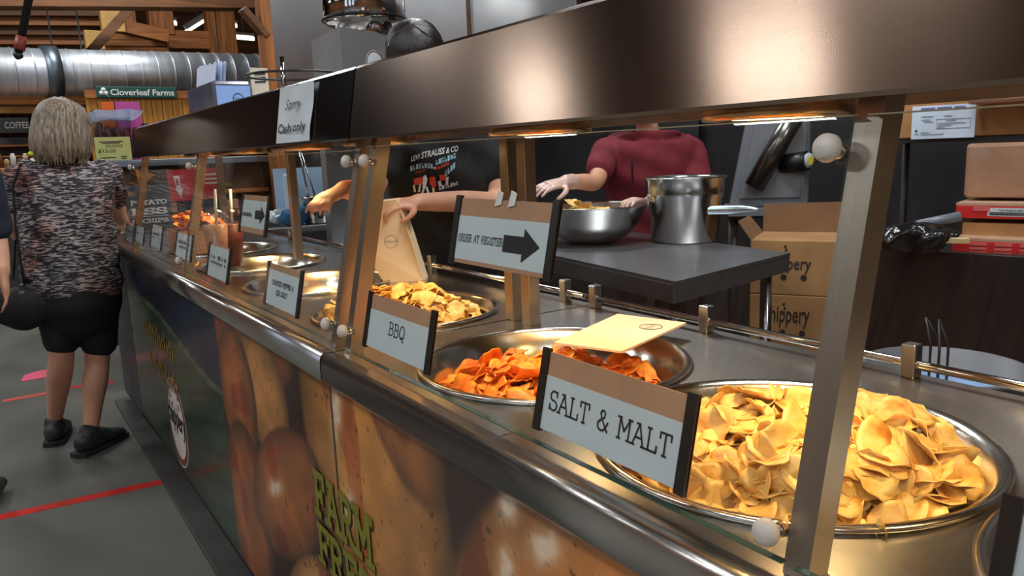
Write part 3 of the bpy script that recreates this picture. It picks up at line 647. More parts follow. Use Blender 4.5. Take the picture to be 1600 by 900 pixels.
# ================================================================== potato chips
def chip_mat(name, a, b, c):
    m = bpy.data.materials.new(name); m.use_nodes = True; N = m.node_tree.nodes; L = m.node_tree.links; P = N['Principled BSDF']
    tc = N.new('ShaderNodeTexCoord'); oi = N.new('ShaderNodeObjectInfo')
    ad = N.new('ShaderNodeVectorMath'); ad.operation = 'ADD'; L.new(tc.outputs['Object'], ad.inputs[0])
    ml = N.new('ShaderNodeMath'); ml.operation = 'MULTIPLY'; ml.inputs[1].default_value = 37; L.new(oi.outputs['Random'], ml.inputs[0]); L.new(ml.outputs[0], ad.inputs[1])
    n = N.new('ShaderNodeTexNoise'); n.inputs['Scale'].default_value = 42; n.inputs['Detail'].default_value = 5; L.new(ad.outputs[0], n.inputs['Vector'])
    r = N.new('ShaderNodeValToRGB'); e = r.color_ramp.elements; e[0].position = .3; e[0].color = (*lin(c), 1); e[1].position = .62; e[1].color = (*lin(a), 1)
    q = e.new(.45); q.color = (*lin(b), 1); L.new(n.outputs['Fac'], r.inputs[0])
    sp = N.new('ShaderNodeTexNoise'); sp.inputs['Scale'].default_value = 260; sp.inputs['Detail'].default_value = 2; L.new(ad.outputs[0], sp.inputs['Vector'])
    rs = N.new('ShaderNodeValToRGB'); rs.color_ramp.elements[0].position = .70; rs.color_ramp.elements[0].color = (0, 0, 0, 1); rs.color_ramp.elements[1].position = .76; L.new(sp.outputs['Fac'], rs.inputs[0])
    mx = N.new('ShaderNodeMix'); mx.data_type = 'RGBA'; L.new(rs.outputs[0], mx.inputs[0]); L.new(r.outputs[0], mx.inputs[6]); mx.inputs[7].default_value = (*lin((120, 66, 20)), 1)
    hs = N.new('ShaderNodeHueSaturation'); mr = N.new('ShaderNodeMapRange'); mr.inputs[3].default_value = .82; mr.inputs[4].default_value = 1.12
    L.new(oi.outputs['Random'], mr.inputs[0]); L.new(mr.outputs[0], hs.inputs['Value']); L.new(mx.outputs[2], hs.inputs['Color']); L.new(hs.outputs[0], P.inputs['Base Color'])
    P.inputs['Roughness'].default_value = .48; P.inputs['Subsurface Weight'].default_value = .12; P.inputs['Subsurface Radius'].default_value = (.01, .006, .002)
    bp = N.new('ShaderNodeBump'); bp.inputs['Strength'].default_value = .35; bp.inputs['Distance'].default_value = .004; L.new(n.outputs['Fac'], bp.inputs['Height']); L.new(bp.outputs[0], P.inputs['Normal'])
    return m
CH_PLAIN = chip_mat('plain_chip', (232, 196, 122), (222, 172, 84), (190, 126, 46))
CH_BBQ = chip_mat('bbq_chip', (242, 162, 58), (234, 126, 32), (198, 84, 18))
def chip_geo(seed, r):
    R = random.Random(seed); n = 18; rings = 4; vs = []; ax = R.uniform(-1, 1); th = 1.3e-3
    a, b = R.uniform(3, 10)*R.choice((1, 1, 1, -1)), R.uniform(-6, 5); ph = R.uniform(0, 6.28); el = R.uniform(.72, 1)
    fold = R.uniform(-.012, .012)
    def pt(q, t):
        rr = r*q*(1+.07*math.sin(2*t+ph)+.05*math.sin(3*t+2*ph)+.03*math.sin(5*t+ph*3)); x = rr*math.cos(t); y = rr*el*math.sin(t)
        z = a*x*x+b*y*y+.0018*math.sin(120*x+ph)*math.cos(100*y+ph)*q+.0016*q*q*math.sin(7*t+ph)+fold*q*q*math.sin(t*2+ph)
        return x, y, z
    for s in (0, 1):
        vs.append((0, 0, s*th))
        for k in range(1, rings+1):
            for i in range(n): x, y, z = pt(k/rings, 2*math.pi*i/n); vs.append((x, y, z+s*th))
    m = 1+rings*n; fs = []
    for s in (0, 1):
        o = s*m; F_ = []
        F_ += [(o, o+1+i, o+1+(i+1) % n) for i in range(n)]
        for k in range(rings-1): F_ += [(o+1+k*n+i, o+1+(k+1)*n+i, o+1+(k+1)*n+(i+1) % n, o+1+k*n+(i+1) % n) for i in range(n)]
        fs += F_ if s else [tuple(reversed(f)) for f in F_]
    k = 1+(rings-1)*n; fs += [(k+i, k+(i+1) % n, m+k+(i+1) % n, m+k+i) for i in range(n)]
    return vs, fs
def chip_meshes(name, m, r, cnt):
    out = []
    for i in range(cnt):
        vs, fs = chip_geo(i*13+len(name), r*random.uniform(.82, 1.15)); me = bpy.data.meshes.new(name); me.from_pydata(vs, [], fs)
        me.polygons.foreach_set('use_smooth', [True]*len(fs)); me.materials.append(m); out.append(me)
    return out
def fill_pan(name, cx, cy, R, h, n_top, n_low, r, m, label, group, tilt=.75, keep=None):
    R_ = random.Random(int(cx*1000+cy*977)); ms = chip_meshes(name, m, r, 10); top = []
    def spot():
        for _ in range(200):
            q = R*math.sqrt(R_.random()); t = R_.uniform(0, 6.283); dx, dy = q*math.cos(t), q*math.sin(t)
            if keep is None or keep(dx, dy): return dx, dy
        return dx, dy
    low_v, low_f = [], []
    for i in range(n_low):
        dx, dy = spot(); vs, fs = chip_geo(i*7+3, r*R_.uniform(.85, 1.1))
        E_ = Matrix.Translation((cx+dx*.93, cy+dy*.93, max(ZT-.088+r*.3, h(dx, dy)-R_.uniform(.0, .03)))) @ Matrix.Rotation(R_.uniform(0, 6.28), 4, 'Z') @ Matrix.Rotation(R_.uniform(-.9, .9), 4, 'X')
        k = len(low_v); low_v += [E_ @ Vector(v) for v in vs]; low_f += [tuple(j+k for j in f) for f in fs]
    if n_low:
        o = link_mesh(name+'_bed', low_v, low_f, m, None, [True]*len(low_f), False); tag(o, 'bed of '+label, 'chips', None, 'stuff')
    done = []
    for i in range(n_top):
        best = None
        for _ in range(6):                                   # spread them over the heap
            s_ = spot(); dd = min([(s_[0]-p[0])**2+(s_[1]-p[1])**2 for p in done] or [1])
            if best is None or dd > best[0]: best = (dd, s_)
        dx, dy = best[1]; done.append((dx, dy))
        o = bpy.data.objects.new(name, R_.choice(ms)); COL.objects.link(o)
        rim = math.hypot(dx, dy)/R
        e = .01; gxh = (h(dx+e, dy)-h(dx-e, dy))/(2*e); gyh = (h(dx, dy+e)-h(dx, dy-e))/(2*e); nrm = Vector((-gxh, -gyh, 1)).normalized()
        nrm = (nrm + Vector((R_.gauss(0, 1), R_.gauss(0, 1), 0))*R_.uniform(.1, tilt)).normalized()
        x, y, z = frame(nrm); B = Matrix((x, y, z)).transposed().to_4x4()
        s = R_.uniform(.85, 1.12)
        o.matrix_world = Matrix.Translation((cx+dx, cy+dy, h(dx, dy)+R_.uniform(-.008, .012))) @ B @ Matrix.Rotation(R_.uniform(0, 6.28), 4, 'Z') @ Matrix.Scale(s, 4)
        tag(o, label, 'chip', group); top.append(o)
    return top
h1 = lambda dx, dy: ZT+.016-.056*(math.hypot(dx, dy)/.235)**3-.07*dy+.02*math.sin(dx*30+1)*math.sin(dy*25)
fill_pan('potato_chip', .80, .576, .205, h1, 140, 380, .032, CH_PLAIN, 'plain yellow potato chip heaped in the nearest pan', 'plain chips in the nearest pan')
h2 = lambda dx, dy: ZT-.022-.03*(math.hypot(dx, dy)/.235)**2-.03*dx+.012*math.sin(dx*40)*math.sin(dy*33+1)
fill_pan('potato_chip', .806, 1.071, .188, h2, 78, 190, .029, CH_BBQ, 'orange seasoned potato chip in the second pan', 'orange chips in the second pan', .6)
h3 = lambda dx, dy: ZT+.022-.055*(math.hypot(dx, dy)/.22)**3+.16*dy-.05*dx+.012*math.sin(dx*40)*math.sin(dy*33+1)
fill_pan('potato_chip', .82, 1.68, .19, h3, 66, 210, .031, CH_PLAIN, 'plain yellow potato chip heaped in the pan under the paper bag', 'plain chips under the paper bag', .7, keep=lambda dx, dy: dy > -.12 or dx < .05)
h4 = lambda dx, dy: ZT-.07+.05*abs(dx)
fill_pan('potato_chip', .82, 2.27, .15, h4, 13, 14, .029, CH_PLAIN, 'leftover yellow potato chip in the nearly empty pan', 'leftover chips in the nearly empty pan', .6, keep=lambda dx, dy: dx < -.02 or dy < -.05)
# loose bits that fell on the counter
for (px, py, s, lb) in ((1210, 822, .5, 'broken chip piece on the counter beside the lower white knob'), (1201, 836, .25, 'tiny chip crumb on the counter below the broken piece'), (1376, 829, .2, 'small chip crumb stuck under the rim of the nearest pan'), (476, 400, .7, 'yellow chip bit lying on the rim between the far pans'), (305, 413, .5, 'chip crumb on the counter beside the far flavour sign')):
    p = atz(px, py, ZT+.004); vs, fs = chip_geo(int(px), .03*s); o = link_mesh('chip_crumb', [Vector(v)+p for v in vs], fs, CH_PLAIN, None, [True]*len(fs), False); tag(o, lb, 'chip')
# ================================================================== people
def hand(mb, wrist, dirv, palm_n, side, curl=.6, spread=.12, s=1.0, thumb=1):
    """palm + five fingers. dirv: wrist->fingers, palm_n: palm normal (fingers curl towards it), side: towards the thumb"""
    d = Vector(dirv).normalized(); n = Vector(palm_n); n = (n-d*n.dot(d)).normalized(); t = d.cross(n)*(1 if d.cross(n).dot(Vector(side)) > 0 else -1)
    w = Vector(wrist)
    mb.loft([(w-d*.02*s, .028*s, .02*s), (w+d*.02*s, .034*s, .018*s), (w+d*.06*s, .041*s, .016*s), (w+d*.088*s, .040*s, .014*s)], side=t, n=16)
    for k, (off, L) in enumerate(((.029, .072), (.0105, .082), (-.0085, .076), (-.027, .060))):
        p = w+d*.086*s+t*off*s; dd = (d+t*spread*(off/.03)).normalized(); ang = curl*(.7+.1*k); pts = [(p-d*.012*s, .0095*s)]; q = p
        for j, fr in enumerate((.45, .32, .25)):
            a = ang*(j*.75+.35); v = (dd*math.cos(a)+n*math.sin(a)).normalized(); q = q+v*L*fr*s; pts.append((q, (.0092-.0012*(j+1))*s))
        mb.loft([(a_, b_) for a_, b_ in pts], n=10, sub=3)
    p = w+d*.028*s+t*.03*s; q1 = p+(d*.55+t*.75+n*.25).normalized()*.036*s; q2 = q1+(d*.85+t*.2+n*.5).normalized()*.03*s; q3 = q2+(d*.9-t*.1+n*.5).normalized()*.022*s
    mb.loft([(p-t*.012*s, .014*s), (q1, .0115*s), (q2, .0095*s), (q3, .0078*s)], n=10, sub=3)
def head_shape(mb, c, fwd, up, s=1.0):
    f = Vector(fwd).normalized(); u = (Vector(up)-f*Vector(up).dot(f)).normalized(); r = f.cross(u); R = Matrix((r, f, u)).transposed()
    mb.ell(c+u*.02*s, (.074*s, .094*s, .1*s), R); mb.ell(c+f*.022*s-u*.055*s, (.056*s, .066*s, .07*s), R)          # skull, jaw
    mb.ell(c+f*.07*s-u*.105*s, (.022*s, .02*s, .02*s), R)                                                               # chin
    mb.loft([(c+f*.088*s+u*.022*s, .008*s), (c+f*.105*s-u*.012*s, .012*s), (c+f*.102*s-u*.026*s, .014*s)], n=10)       # nose
    for q in (-1, 1):
        mb.ell(c+r*q*.076*s-f*.012*s-u*.012*s, (.01*s, .018*s, .03*s), R)                                               # ear
        mb.loft([(c+f*.084*s+r*q*.014*s+u*.032*s, .009*s), (c+f*.076*s+r*q*.048*s+u*.03*s, .008*s)], n=8)              # brow
    mb.loft([(c+f*.085*s-r*.02*s-u*.062*s, .006*s), (c+f*.094*s-u*.06*s, .008*s), (c+f*.085*s+r*.02*s-u*.062*s, .006*s)], n=8)  # lips
    return f, u, r
def face_parts(c, f, u, r, parent, s=1.0):
    for q in (-1, 1):
        e = c+f*.083*s+r*q*.031*s+u*.012*s
        ey = MB().ell(e, (.012*s, .012*s, .010*s)).build('eye', mat('eye_white', (224, 220, 214), .2, var=.03), parent)
        MB().ell(e+f*.0085*s, (.0055*s, .0055*s, .0055*s)).build('iris', mat('eye_brown', (46, 30, 20), .15, var=.2), ey)
    MB().loft([(c+f*.092*s-r*.018*s-u*.061*s, .003*s), (c+f*.099*s-u*.06*s, .004*s), (c+f*.092*s+r*.018*s-u*.061*s, .003*s)], n=8).build('mouth', mat('lip', (172, 96, 88), .45, var=.08), parent)

# ---- the woman waiting at the counter, seen from behind -----------------------------------------------------
YW = 4.08
def wp(px, py, dy=0.0): return aty(px, py, YW+dy)
FW = Vector((.25, 1, 0)).normalized(); RW = Vector((1, -.25, 0)).normalized(); UP = Vector((0, 0, 1))
woman = thing('person', 'woman with a grey bob, patterned top and black shorts seen from behind', 'person', (.22, YW, 0))
hip = wp(120, 462); chest = wp(104, 330); neck = wp(100, 256); hc = wp(98, 200)+FW*.01
hl, hr = hip-RW*.088, hip+RW*.088
kl, kr = wp(96, 560), wp(152, 566); al, ar = wp(91, 660), wp(143, 676)
al = atz(90, 688, 0)+UP*.10; ar = atz(146, 704, 0)+UP*.10
shl, shr = wp(36, 272), wp(166, 272)
ell_, elr = wp(26, 352, .10), wp(184, 338, .10); wl, wr = wp(40, 390, .34), wp(196, 352, .34)
b = MB()
b.loft([(hip-UP*.02, .16, .115), (wp(112, 400), .155, .105), (chest, .165, .11), (wp(101, 278), .17, .09), (wp(100, 262), .075, .07)], side=RW, n=24)
b.loft([(wp(100, 268), .06), (wp(99, 240), .052), (hc-UP*.06, .052)], n=16)
for h_, k_, a_ in ((hl, kl, al), (hr, kr, ar)):
    b.loft([(h_, .08), ((h_+k_)/2, .066), (k_, .054), (k_*.72+a_*.28-FW*.012, .056), (k_*.4+a_*.6-FW*.006, .044), (a_, .033)], n=18)
    tf = (FW*.75+RW*.55).normalized() if a_ is ar else FW
    b.loft([(a_-tf*.03-UP*.055, .034), (a_+tf*.06-UP*.065, .036, .026), (a_+tf*.15-UP*.075, .034, .016)], side=tf.cross(UP), n=14)
for s_, e_, w_ in ((shl, ell_, wl), (shr, elr, wr)):
    b.loft([(s_, .052), ((s_+e_)/2, .046), (e_, .038), ((e_+w_)/2, .035), (w_, .026)], n=16)
    hand(b, w_, (w_-e_), Vector((0, 0, -1)), RW*(1 if s_ is shl else -1), .5)
HF = (FW*.8+RW*.6).normalized()
f_, u_, r_ = head_shape(b, hc, HF, UP)
body = skin_obj('body', b, .0075, SKIN(), woman)
face_parts(hc, f_, u_, r_, woman)
# patterned top
PAT = bpy.data.materials.new('zebra_knit'); PAT.use_nodes = True
N = PAT.node_tree.nodes; L = PAT.node_tree.links; B_ = N['Principled BSDF']; B_.inputs['Roughness'].default_value = .85
tc = N.new('ShaderNodeTexCoord'); mp = N.new('ShaderNodeMapping'); mp.inputs['Scale'].default_value = (8, 8, 52); L.new(tc.outputs['Object'], mp.inputs[0])
n1 = N.new('ShaderNodeTexNoise'); n1.inputs['Scale'].default_value = 3.6; n1.inputs['Detail'].default_value = 3; n1.inputs['Distortion'].default_value = .6; L.new(mp.outputs[0], n1.inputs['Vector'])
r1 = N.new('ShaderNodeValToRGB'); r1.color_ramp.elements[0].position = .50; r1.color_ramp.elements[1].position = .58; L.new(n1.outputs['Fac'], r1.inputs[0])
n2 = N.new('ShaderNodeTexNoise'); n2.inputs['Scale'].default_value = 5; L.new(tc.outputs['Object'], n2.inputs['Vector'])
r2 = N.new('ShaderNodeValToRGB'); e = r2.color_ramp.elements; e[0].position = .36; e[0].color = (*lin((150, 146, 152)), 1); e[1].position = .66; e[1].color = (*lin((170, 110, 96)), 1); q = e.new(.5); q.color = (*lin((176, 164, 160)), 1); L.new(n2.outputs['Fac'], r2.inputs[0])
mx = N.new('ShaderNodeMix'); mx.data_type = 'RGBA'; L.new(r1.outputs[0], mx.inputs[0]); mx.inputs[6].default_value = (*lin((34, 31, 38)), 1); L.new(r2.outputs[0], mx.inputs[7]); L.new(mx.outputs[2], B_.inputs['Base Color'])
t = MB()
t.loft([(wp(114, 446), .215, .15), (wp(111, 410), .205, .145), (wp(106, 350), .20, .14), (wp(103, 305), .20, .13), (wp(102, 278), .195, .105), (wp(101, 264), .12, .08)], side=RW, n=28)
for s_, e_ in ((shl, ell_), (shr, elr)): t.loft([(s_+(chest-s_)*.12, .075), (s_, .072), (s_*.45+e_*.55, .066)], n=18)
def wr_top(v):
    return v + Vector((0, 0, 0)) + RW*(.004*math.sin(v.z*60+v.x*20)) + FW*(.004*math.sin(v.z*45+v.x*35))
skin_obj('top', t, .009, PAT, woman, 3, wr_top)
NAVY = mat('black_cotton', (17, 18, 24), .8, var=.25, scale=14, bump=.06, bscale=30)
t = MB(); t.loft([(hip+UP*.06, .185, .145), (hip-UP*.04, .19, .15), (hip-UP*.1, .17, .13)], side=RW, n=26)
for h_, k_, px, py in ((hl, kl, 97, 532), (hr, kr, 155, 536)):
    e_ = wp(px, py); t.loft([(h_, .106), ((h_+e_)/2, .088), (e_, .080)], n=20)
skin_obj('shorts', t, .009, NAVY, woman, 3)
# shoes with soles and laces
SHOE = mat('black_shoe', (26, 26, 28), .55, rgb2=(60, 60, 62), scale=30, bump=.1, bscale=70)
for a_, tf in ((al, FW), (ar, (FW*.75+RW*.55).normalized())):
    t = MB(); t.loft([(a_-tf*.045-UP*.045, .046, .05), (a_+tf*.03-UP*.045, .05, .052), (a_+tf*.10-UP*.06, .048, .036), (a_+tf*.165-UP*.068, .04, .026)], side=tf.cross(UP), n=18)
    t.loft([(a_-UP*.03-tf*.01, .045), (a_+UP*.0-tf*.012, .044)], n=16)
    o = skin_obj('shoe', t, .007, SHOE, woman, 2, lambda v: Vector((v.x, v.y, max(v.z, .012))))
    so = MB(); out = [(-.09, -.045), (.0, -.05), (.1, -.05), (.19, -.035), (.215, 0), (.19, .035), (.1, .05), (0, .05), (-.09, .045), (-.105, 0)]
    so.prism(out, Vector((a_.x, a_.y, 0)), tf, tf.cross(UP), UP, .022); so.build('sole', mat('shoe_sole', (38, 38, 40), .7, var=.2), o)
    for q in range(3): MB().tube([a_+tf*(.05+.03*q)-UP*(.012+.015*q)+tf.cross(UP)*.03, a_+tf*(.055+.03*q)-UP*(.0+.017*q), a_+tf*(.05+.03*q)-UP*(.012+.015*q)-tf.cross(UP)*.03], .0035, 6).build('lace', mat('lace_black', (14, 14, 14), .8, var=.1), o)
# grey bob: cap + many locks
HAIR = mat('grey_hair', (160, 142, 118), .42, rgb2=(76, 66, 56), scale=9, stretch=(16, 16, 1.2), bump=.25, bscale=40, lo=.34, hi=.66)
t = MB(); Rm = Matrix((r_, f_, u_)).transposed()
t.ell(hc+u_*.03-f_*.012, (.098, .112, .108), Rm); t.ell(hc-u_*.05-f_*.035, (.105, .095, .115), Rm)
hair = skin_obj('hair', t, .007, HAIR, woman, 3)
t = MB()
for i in range(150):
    an = math.radians(20+320*(i/149)); dirh = f_*math.cos(an)+r_*math.sin(an)   # a full ring except the face
    if math.cos(an) > .55: continue
    k = random.uniform(.9, 1.05); top = hc+u_*random.uniform(.11, .135)+dirh*.02
    a1 = hc+u_*.085+dirh*.088*k; a2 = hc-u_*.01+dirh*.113*k-f_*.012; a3 = hc-u_*.09+dirh*.118*k-f_*.02; a4 = hc-u_*(.150+random.uniform(-.018, .012))+dirh*.10*k-f_*.025
    t.loft([(top, .006), (a1, .009), (a2, .010), (a3, .010), (a4, .004)], n=6, sub=3)
o = t.build('hair_locks', HAIR, hair, fixn=False); o['kind'] = 'stuff'
# glasses
GLF = mat('spectacle_frame', (22, 22, 26), .3, var=.1)
t = MB(); 
for q in (-1, 1):
    c_ = hc+f_*.1+r_*q*.033+u_*.012
    t.tube([c_+r_*.026*math.cos(a)+u_*.019*math.sin(a) for a in [k*.393 for k in range(16)]], .0022, 6, True)
    t.tube([c_+r_*q*.026, hc+r_*q*.082+f_*.06+u_*.018, hc+r_*q*.086-f_*.01+u_*.012], .0022, 6)
t.tube([hc+f_*.102-r_*.008+u_*.016, hc+f_*.105+u_*.019, hc+f_*.102+r_*.008+u_*.016], .002, 6); t.build('spectacles', GLF, woman)
# handbag held by its long strap on her left shoulder
bag = thing('handbag', 'black fabric handbag hanging at the left hip of the woman', 'bag', wp(35, 515)-UP*.0)
t = MB(); bc = wp(36, 478, -.03)
t.loft([(bc-RW*.06-UP*.0, .05, .085), (bc-UP*.01, .062, .105), (bc+RW*.062, .05, .085)], side=FW, n=22)
skin_obj('pouch', t, .008, mat('black_bag', (15, 15, 17), .7, var=.3, scale=16, bump=.15, bscale=25), bag, 3)
st = [bc+RW*.02+UP*.10, wp(34, 420, -.16), wp(24, 350, -.17), wp(20, 290, -.12), wp(32, 258, -.05), wp(42, 254, .03), wp(30, 300, .14), wp(24, 380, .17), bc-RW*.03+UP*.09]
t = MB(); q = []
for i in range(len(st)-1):
    for k in range(5): q.append(st[i].lerp(st[i+1], k/5))
for a_, b_ in zip(q[:-1], q[1:]): t.bar(a_, b_+(b_-a_)*.1, .028, .004, side=FW)
t.build('strap', mat('bag_strap', (18, 18, 22), .7, var=.2), bag, fixn=False)
MB().bb(bc+Vector((-.012, -.11, .07)), bc+Vector((.012, -.10, .085)), .002).build('buckle', POLISH(), bag)
MB().ell(wp(51, 240, -.03), (.018, .012, .012)).build('hair_tie', mat('neon_yellow', (214, 236, 40), .6, var=.1), woman)

# ---- generic standing worker ---------------------------------------------------------------------------------
def worker(label, base, facing, J, shirt, trousers, hairm, skinm, glove=None, sleeve=.55, voxel=.0075, hd=None, apron=None, shirt_r=(.19, .12)):
    """J: dict of joints (world). base: point on the floor."""
    f = Vector(facing).normalized(); r = f.cross(UP); p = thing('person', label, 'person', (base.x, base.y, 0))
    b = MB(); hip, chest, neck, hc = J['hip'], J['chest'], J['neck'], J['head']
    b.loft([(hip, .15, .105), (hip.lerp(chest, .5), .145, .10), (chest, .16, .105), (chest.lerp(neck, .7), .12, .06), (neck-UP*.02, .055, .055)], side=r, n=22)
    b.loft([(neck-UP*.04, .058), (neck, .052), (hc-UP*.05, .052)], n=14)
    for q in (-1, 1):
        h0 = hip+r*q*.09; k0 = Vector((base.x, base.y, .48))+r*q*.1+f*.02; a0 = Vector((base.x, base.y, .09))+r*q*.11
        b.loft([(h0, .085), (h0.lerp(k0, .5), .075), (k0, .055), (k0.lerp(a0, .35)-f*.012, .054), (a0, .036)], n=16)
        b.loft([(a0-f*.03-UP*.05, .034), (a0+f*.07-UP*.06, .036, .026), (a0+f*.16-UP*.07, .033, .016)], side=r, n=12)
    for sd in ('L', 'R'):
        s_, e_, w_ = J['s'+sd], J['e'+sd], J['w'+sd]
        b.loft([(s_, .05), (s_.lerp(e_, .5), .045), (e_, .04), (e_.lerp(w_, .45), .037), (w_, .027)], n=16)
        if not glove: hand(b, w_, J.get('hd'+sd, w_-e_), J.get('pn'+sd, Vector((0, 0, -1))), J.get('th'+sd, UP), J.get('curl'+sd, .7))
    ff, uu, rr = head_shape(b, hc, hd or f, UP)
    skin_obj('body', b, voxel, skinm, p)
    face_parts(hc, ff, uu, rr, p)
    if glove:
        for sd in ('L', 'R'):
            g = MB(); hand(g, J['w'+sd], J.get('hd'+sd, J['w'+sd]-J['e'+sd]), J.get('pn'+sd, Vector((0, 0, -1))), J.get('th'+sd, UP), J.get('curl'+sd, .7), s=1.08)
            g.loft([(J['w'+sd].lerp(J['e'+sd], .22), .036), (J['w'+sd], .031)], n=14); skin_obj('glove', g, .0045, glove, p, 2)
    t = MB(); sr = shirt_r
    t.loft([(hip-UP*.06, sr[0], sr[1]+.015), (hip.lerp(chest, .45), sr[0]*.97, sr[1]+.005), (chest, sr[0]*1.03, sr[1]), (chest.lerp(neck, .62), sr[0]*.97, sr[1]*.86), (chest.lerp(neck, .80), .172, .098), (neck-UP*.10, .11, .085)], side=r, n=26)
    for sd in ('L', 'R'): s_, e_ = J['s'+sd], J['e'+sd]; t.loft([(s_.lerp(chest, .22), .082), (s_, .074), (s_.lerp(e_, sleeve), .067)], n=18)
    sh = skin_obj('shirt', t, .009, shirt, p, 3, lambda v: v+f*(.004*math.sin(v.z*50+v.x*30)+.003*math.sin(v.x*60+v.y*50)))
    t = MB(); t.loft([(hip+UP*.02, .168, .125), (hip-UP*.06, .17, .13)], side=r, n=22)
    for q in (-1, 1):
        h0 = hip+r*q*.09; k0 = Vector((base.x, base.y, .48))+r*q*.1+f*.02; a0 = Vector((base.x, base.y, .07))+r*q*.11; t.loft([(h0, .1), (k0, .075), (a0, .06)], n=16)
    skin_obj('trousers', t, .011, trousers, p, 2)
    for q in (-1, 1):
        a0 = Vector((base.x, base.y, .05))+r*q*.11; t = MB(); t.loft([(a0-f*.05, .046), (a0+f*.08, .048, .04), (a0+f*.18-UP*.012, .038, .028)], side=r, n=14)
        skin_obj('shoe', t, .008, mat('black_shoe', (26, 26, 28)), p, 2, lambda v: Vector((v.x, v.y, max(v.z, .002))))
    t = MB(); Rm = Matrix((rr, ff, uu)).transposed()
    t.ell(hc+uu*.04-ff*.018, (.088, .1, .094), Rm); t.ell(hc-uu*.03-ff*.045, (.082, .07, .095), Rm)
    hr_ = skin_obj('hair', t, .007, hairm, p, 3)
    t = MB()
    for i in range(60):
        an = i/60*6.283; dh = ff*math.cos(an)+rr*math.sin(an); tp = hc+uu*.135-ff*.02
        lo = -.06 if math.cos(an) < .45 else .055
        t.loft([(tp, .004), (hc+uu*.1+dh*.072-ff*.015, .007), (hc+uu*(.05+lo)/2+dh*.096-ff*.02, .007), (hc+uu*lo+dh*.09-ff*.022, .004)], n=5, sub=3)
    o = t.build('hair_locks', hairm, hr_, fixn=False); o['kind'] = 'stuff'
    return p, sh, f, r
DARKHAIR = mat('dark_hair', (38, 28, 24), .38, rgb2=(20, 15, 14), scale=10, stretch=(10, 10, 2), bump=.2, bscale=40)
# worker in the black printed T-shirt filling a paper bag
D1 = 2.72
base1 = atd(700, 480, D1+.04)
J = dict(hip=atd(700, 392, D1), chest=atd(688, 262, D1-.03), neck=atd(664, 168, D1-.05), head=atd(651, 98, D1-.08),
         sL=atd(760, 222, D1-.02), eL=atd(778, 314, D1-.10), wL=atd(652, 316, D1-.30), sR=atd(612, 230, D1-.05), eR=atd(578, 300, D1-.18), wR=atd(537, 296, D1-.38))
fc = -Vector((dirpx(690, 300)[0], dirpx(690, 300)[1], 0)).normalized(); fc = (Matrix.Rotation(math.radians(-8), 3, 'Z') @ fc)
J['pnL'] = Vector((-.3, .2, -.9)); J['thL'] = Vector((-.6, -.5, .3)); J['curlL'] = 1.15; J['hdL'] = (atd(600, 322, D1-.36)-J['wL']); J['hdR'] = atd(510, 310, D1-.45)-J['wR']; J['curlR'] = .6
BLKT = mat('black_tshirt', (22, 22, 25), .85, var=.25, scale=10, bump=.06, bscale=30)
JEAN = mat('dark_trousers', (30, 30, 38), .85, var=.2, scale=12)
w1, sh1, f1, r1_ = worker('worker in a black printed T-shirt holding a paper bag over the pans', base1, fc, J, BLKT, JEAN, DARKHAIR, SKIN(), sleeve=.5, hd=(fc+Vector((0, 0, -1.0))))
# the print on the T-shirt follows the chest
sv = np.array([tuple(sh1.matrix_basis @ v.co) for v in sh1.data.vertices])
def on_shirt(px, py, lift=.004):
    v = dirpx(px, py); rel = sv-CP; tt = rel @ v; d2 = np.linalg.norm(rel-np.outer(tt, v), axis=1); near = d2 < .02
    t_ = tt[near].min() if near.any() else D1
    return Vector(CP+v*(t_-lift))
def shirt_text(txt, pxa, pya, pxb, pyb, hpx, m, shear=.2, arch=0, name='shirt_print', T=None):
    vs, fs, w = T or font_text(txt, 1, shear, .02); xs = [v[0] for v in vs]; ys = [v[1] for v in vs]; x0, x1, y0, y1 = min(xs), max(xs), min(ys), max(ys); out = []
    for x, y in vs:
        u = (x-x0)/(x1-x0); v = (y-y0)/(y1-y0); px = pxa+(pxb-pxa)*u; py = pya+(pyb-pya)*u-arch*4*u*(1-u)-hpx*v; out.append(on_shirt(px, py))
    return link_mesh(name, out, fs, m, sh1, None, False)
PW = mat('print_white', (206, 206, 210), .8, var=.08, scale=60); PB_ = mat('print_blue', (150, 190, 214), .8, var=.1); PR = mat('print_red', (196, 62, 40), .8, var=.15, scale=60); PY = mat('print_cream', (214, 190, 150), .8, var=.1)
shirt_text('LEVI', 642, 253, 656, 248, 8, PW); shirt_text('STRAUSS', 658, 248, 695, 240, 10, PW); shirt_text('& CO', 697, 240, 716, 236, 9, PW, .2)
def bars(n):                                                # lettering too worn to read
    R_ = random.Random(n); vs = []; fs = []
    for i in range(n):
        for (x0, x1, y0, y1) in ((.1, .34, 0, 1), (.1, .8, .0 if R_.random() < .5 else .8, .2 if R_.random() < .5 else 1), (.58, .82, 0, R_.choice((.5, 1)))):
            y0, y1 = min(y0, y1), max(y0, y1); k = len(vs); vs += [(i+x0, y0), (i+x1, y0), (i+x1, y1), (i+x0, y1)]; fs.append((k, k+1, k+2, k+3))
    return vs, fs, n
for n_, x0, y0, x1, y1, hp, m_, ar in ((8, 641, 268, 676, 264, 8, PB_, 3), (7, 681, 258, 712, 247, 8, PB_, 0), (6, 682, 266, 702, 257, 5, PR, 0), (4, 696, 276, 711, 262, 9, PB_, 0), (7, 686, 297, 716, 289, 6, PW, 0)):
    o = shirt_text('', x0, y0, x1, y1, hp, m_, 0, ar, T=bars(n_)); o['kind'] = 'stuff'
shirt_text('QUALITY', 649, 272, 666, 269, 5, PR, 0)
sq = lambda a, b, c, d: ([(0, 0), (1, 0), (1, 1), (0, 1)], [(0, 1, 2, 3)], 1)
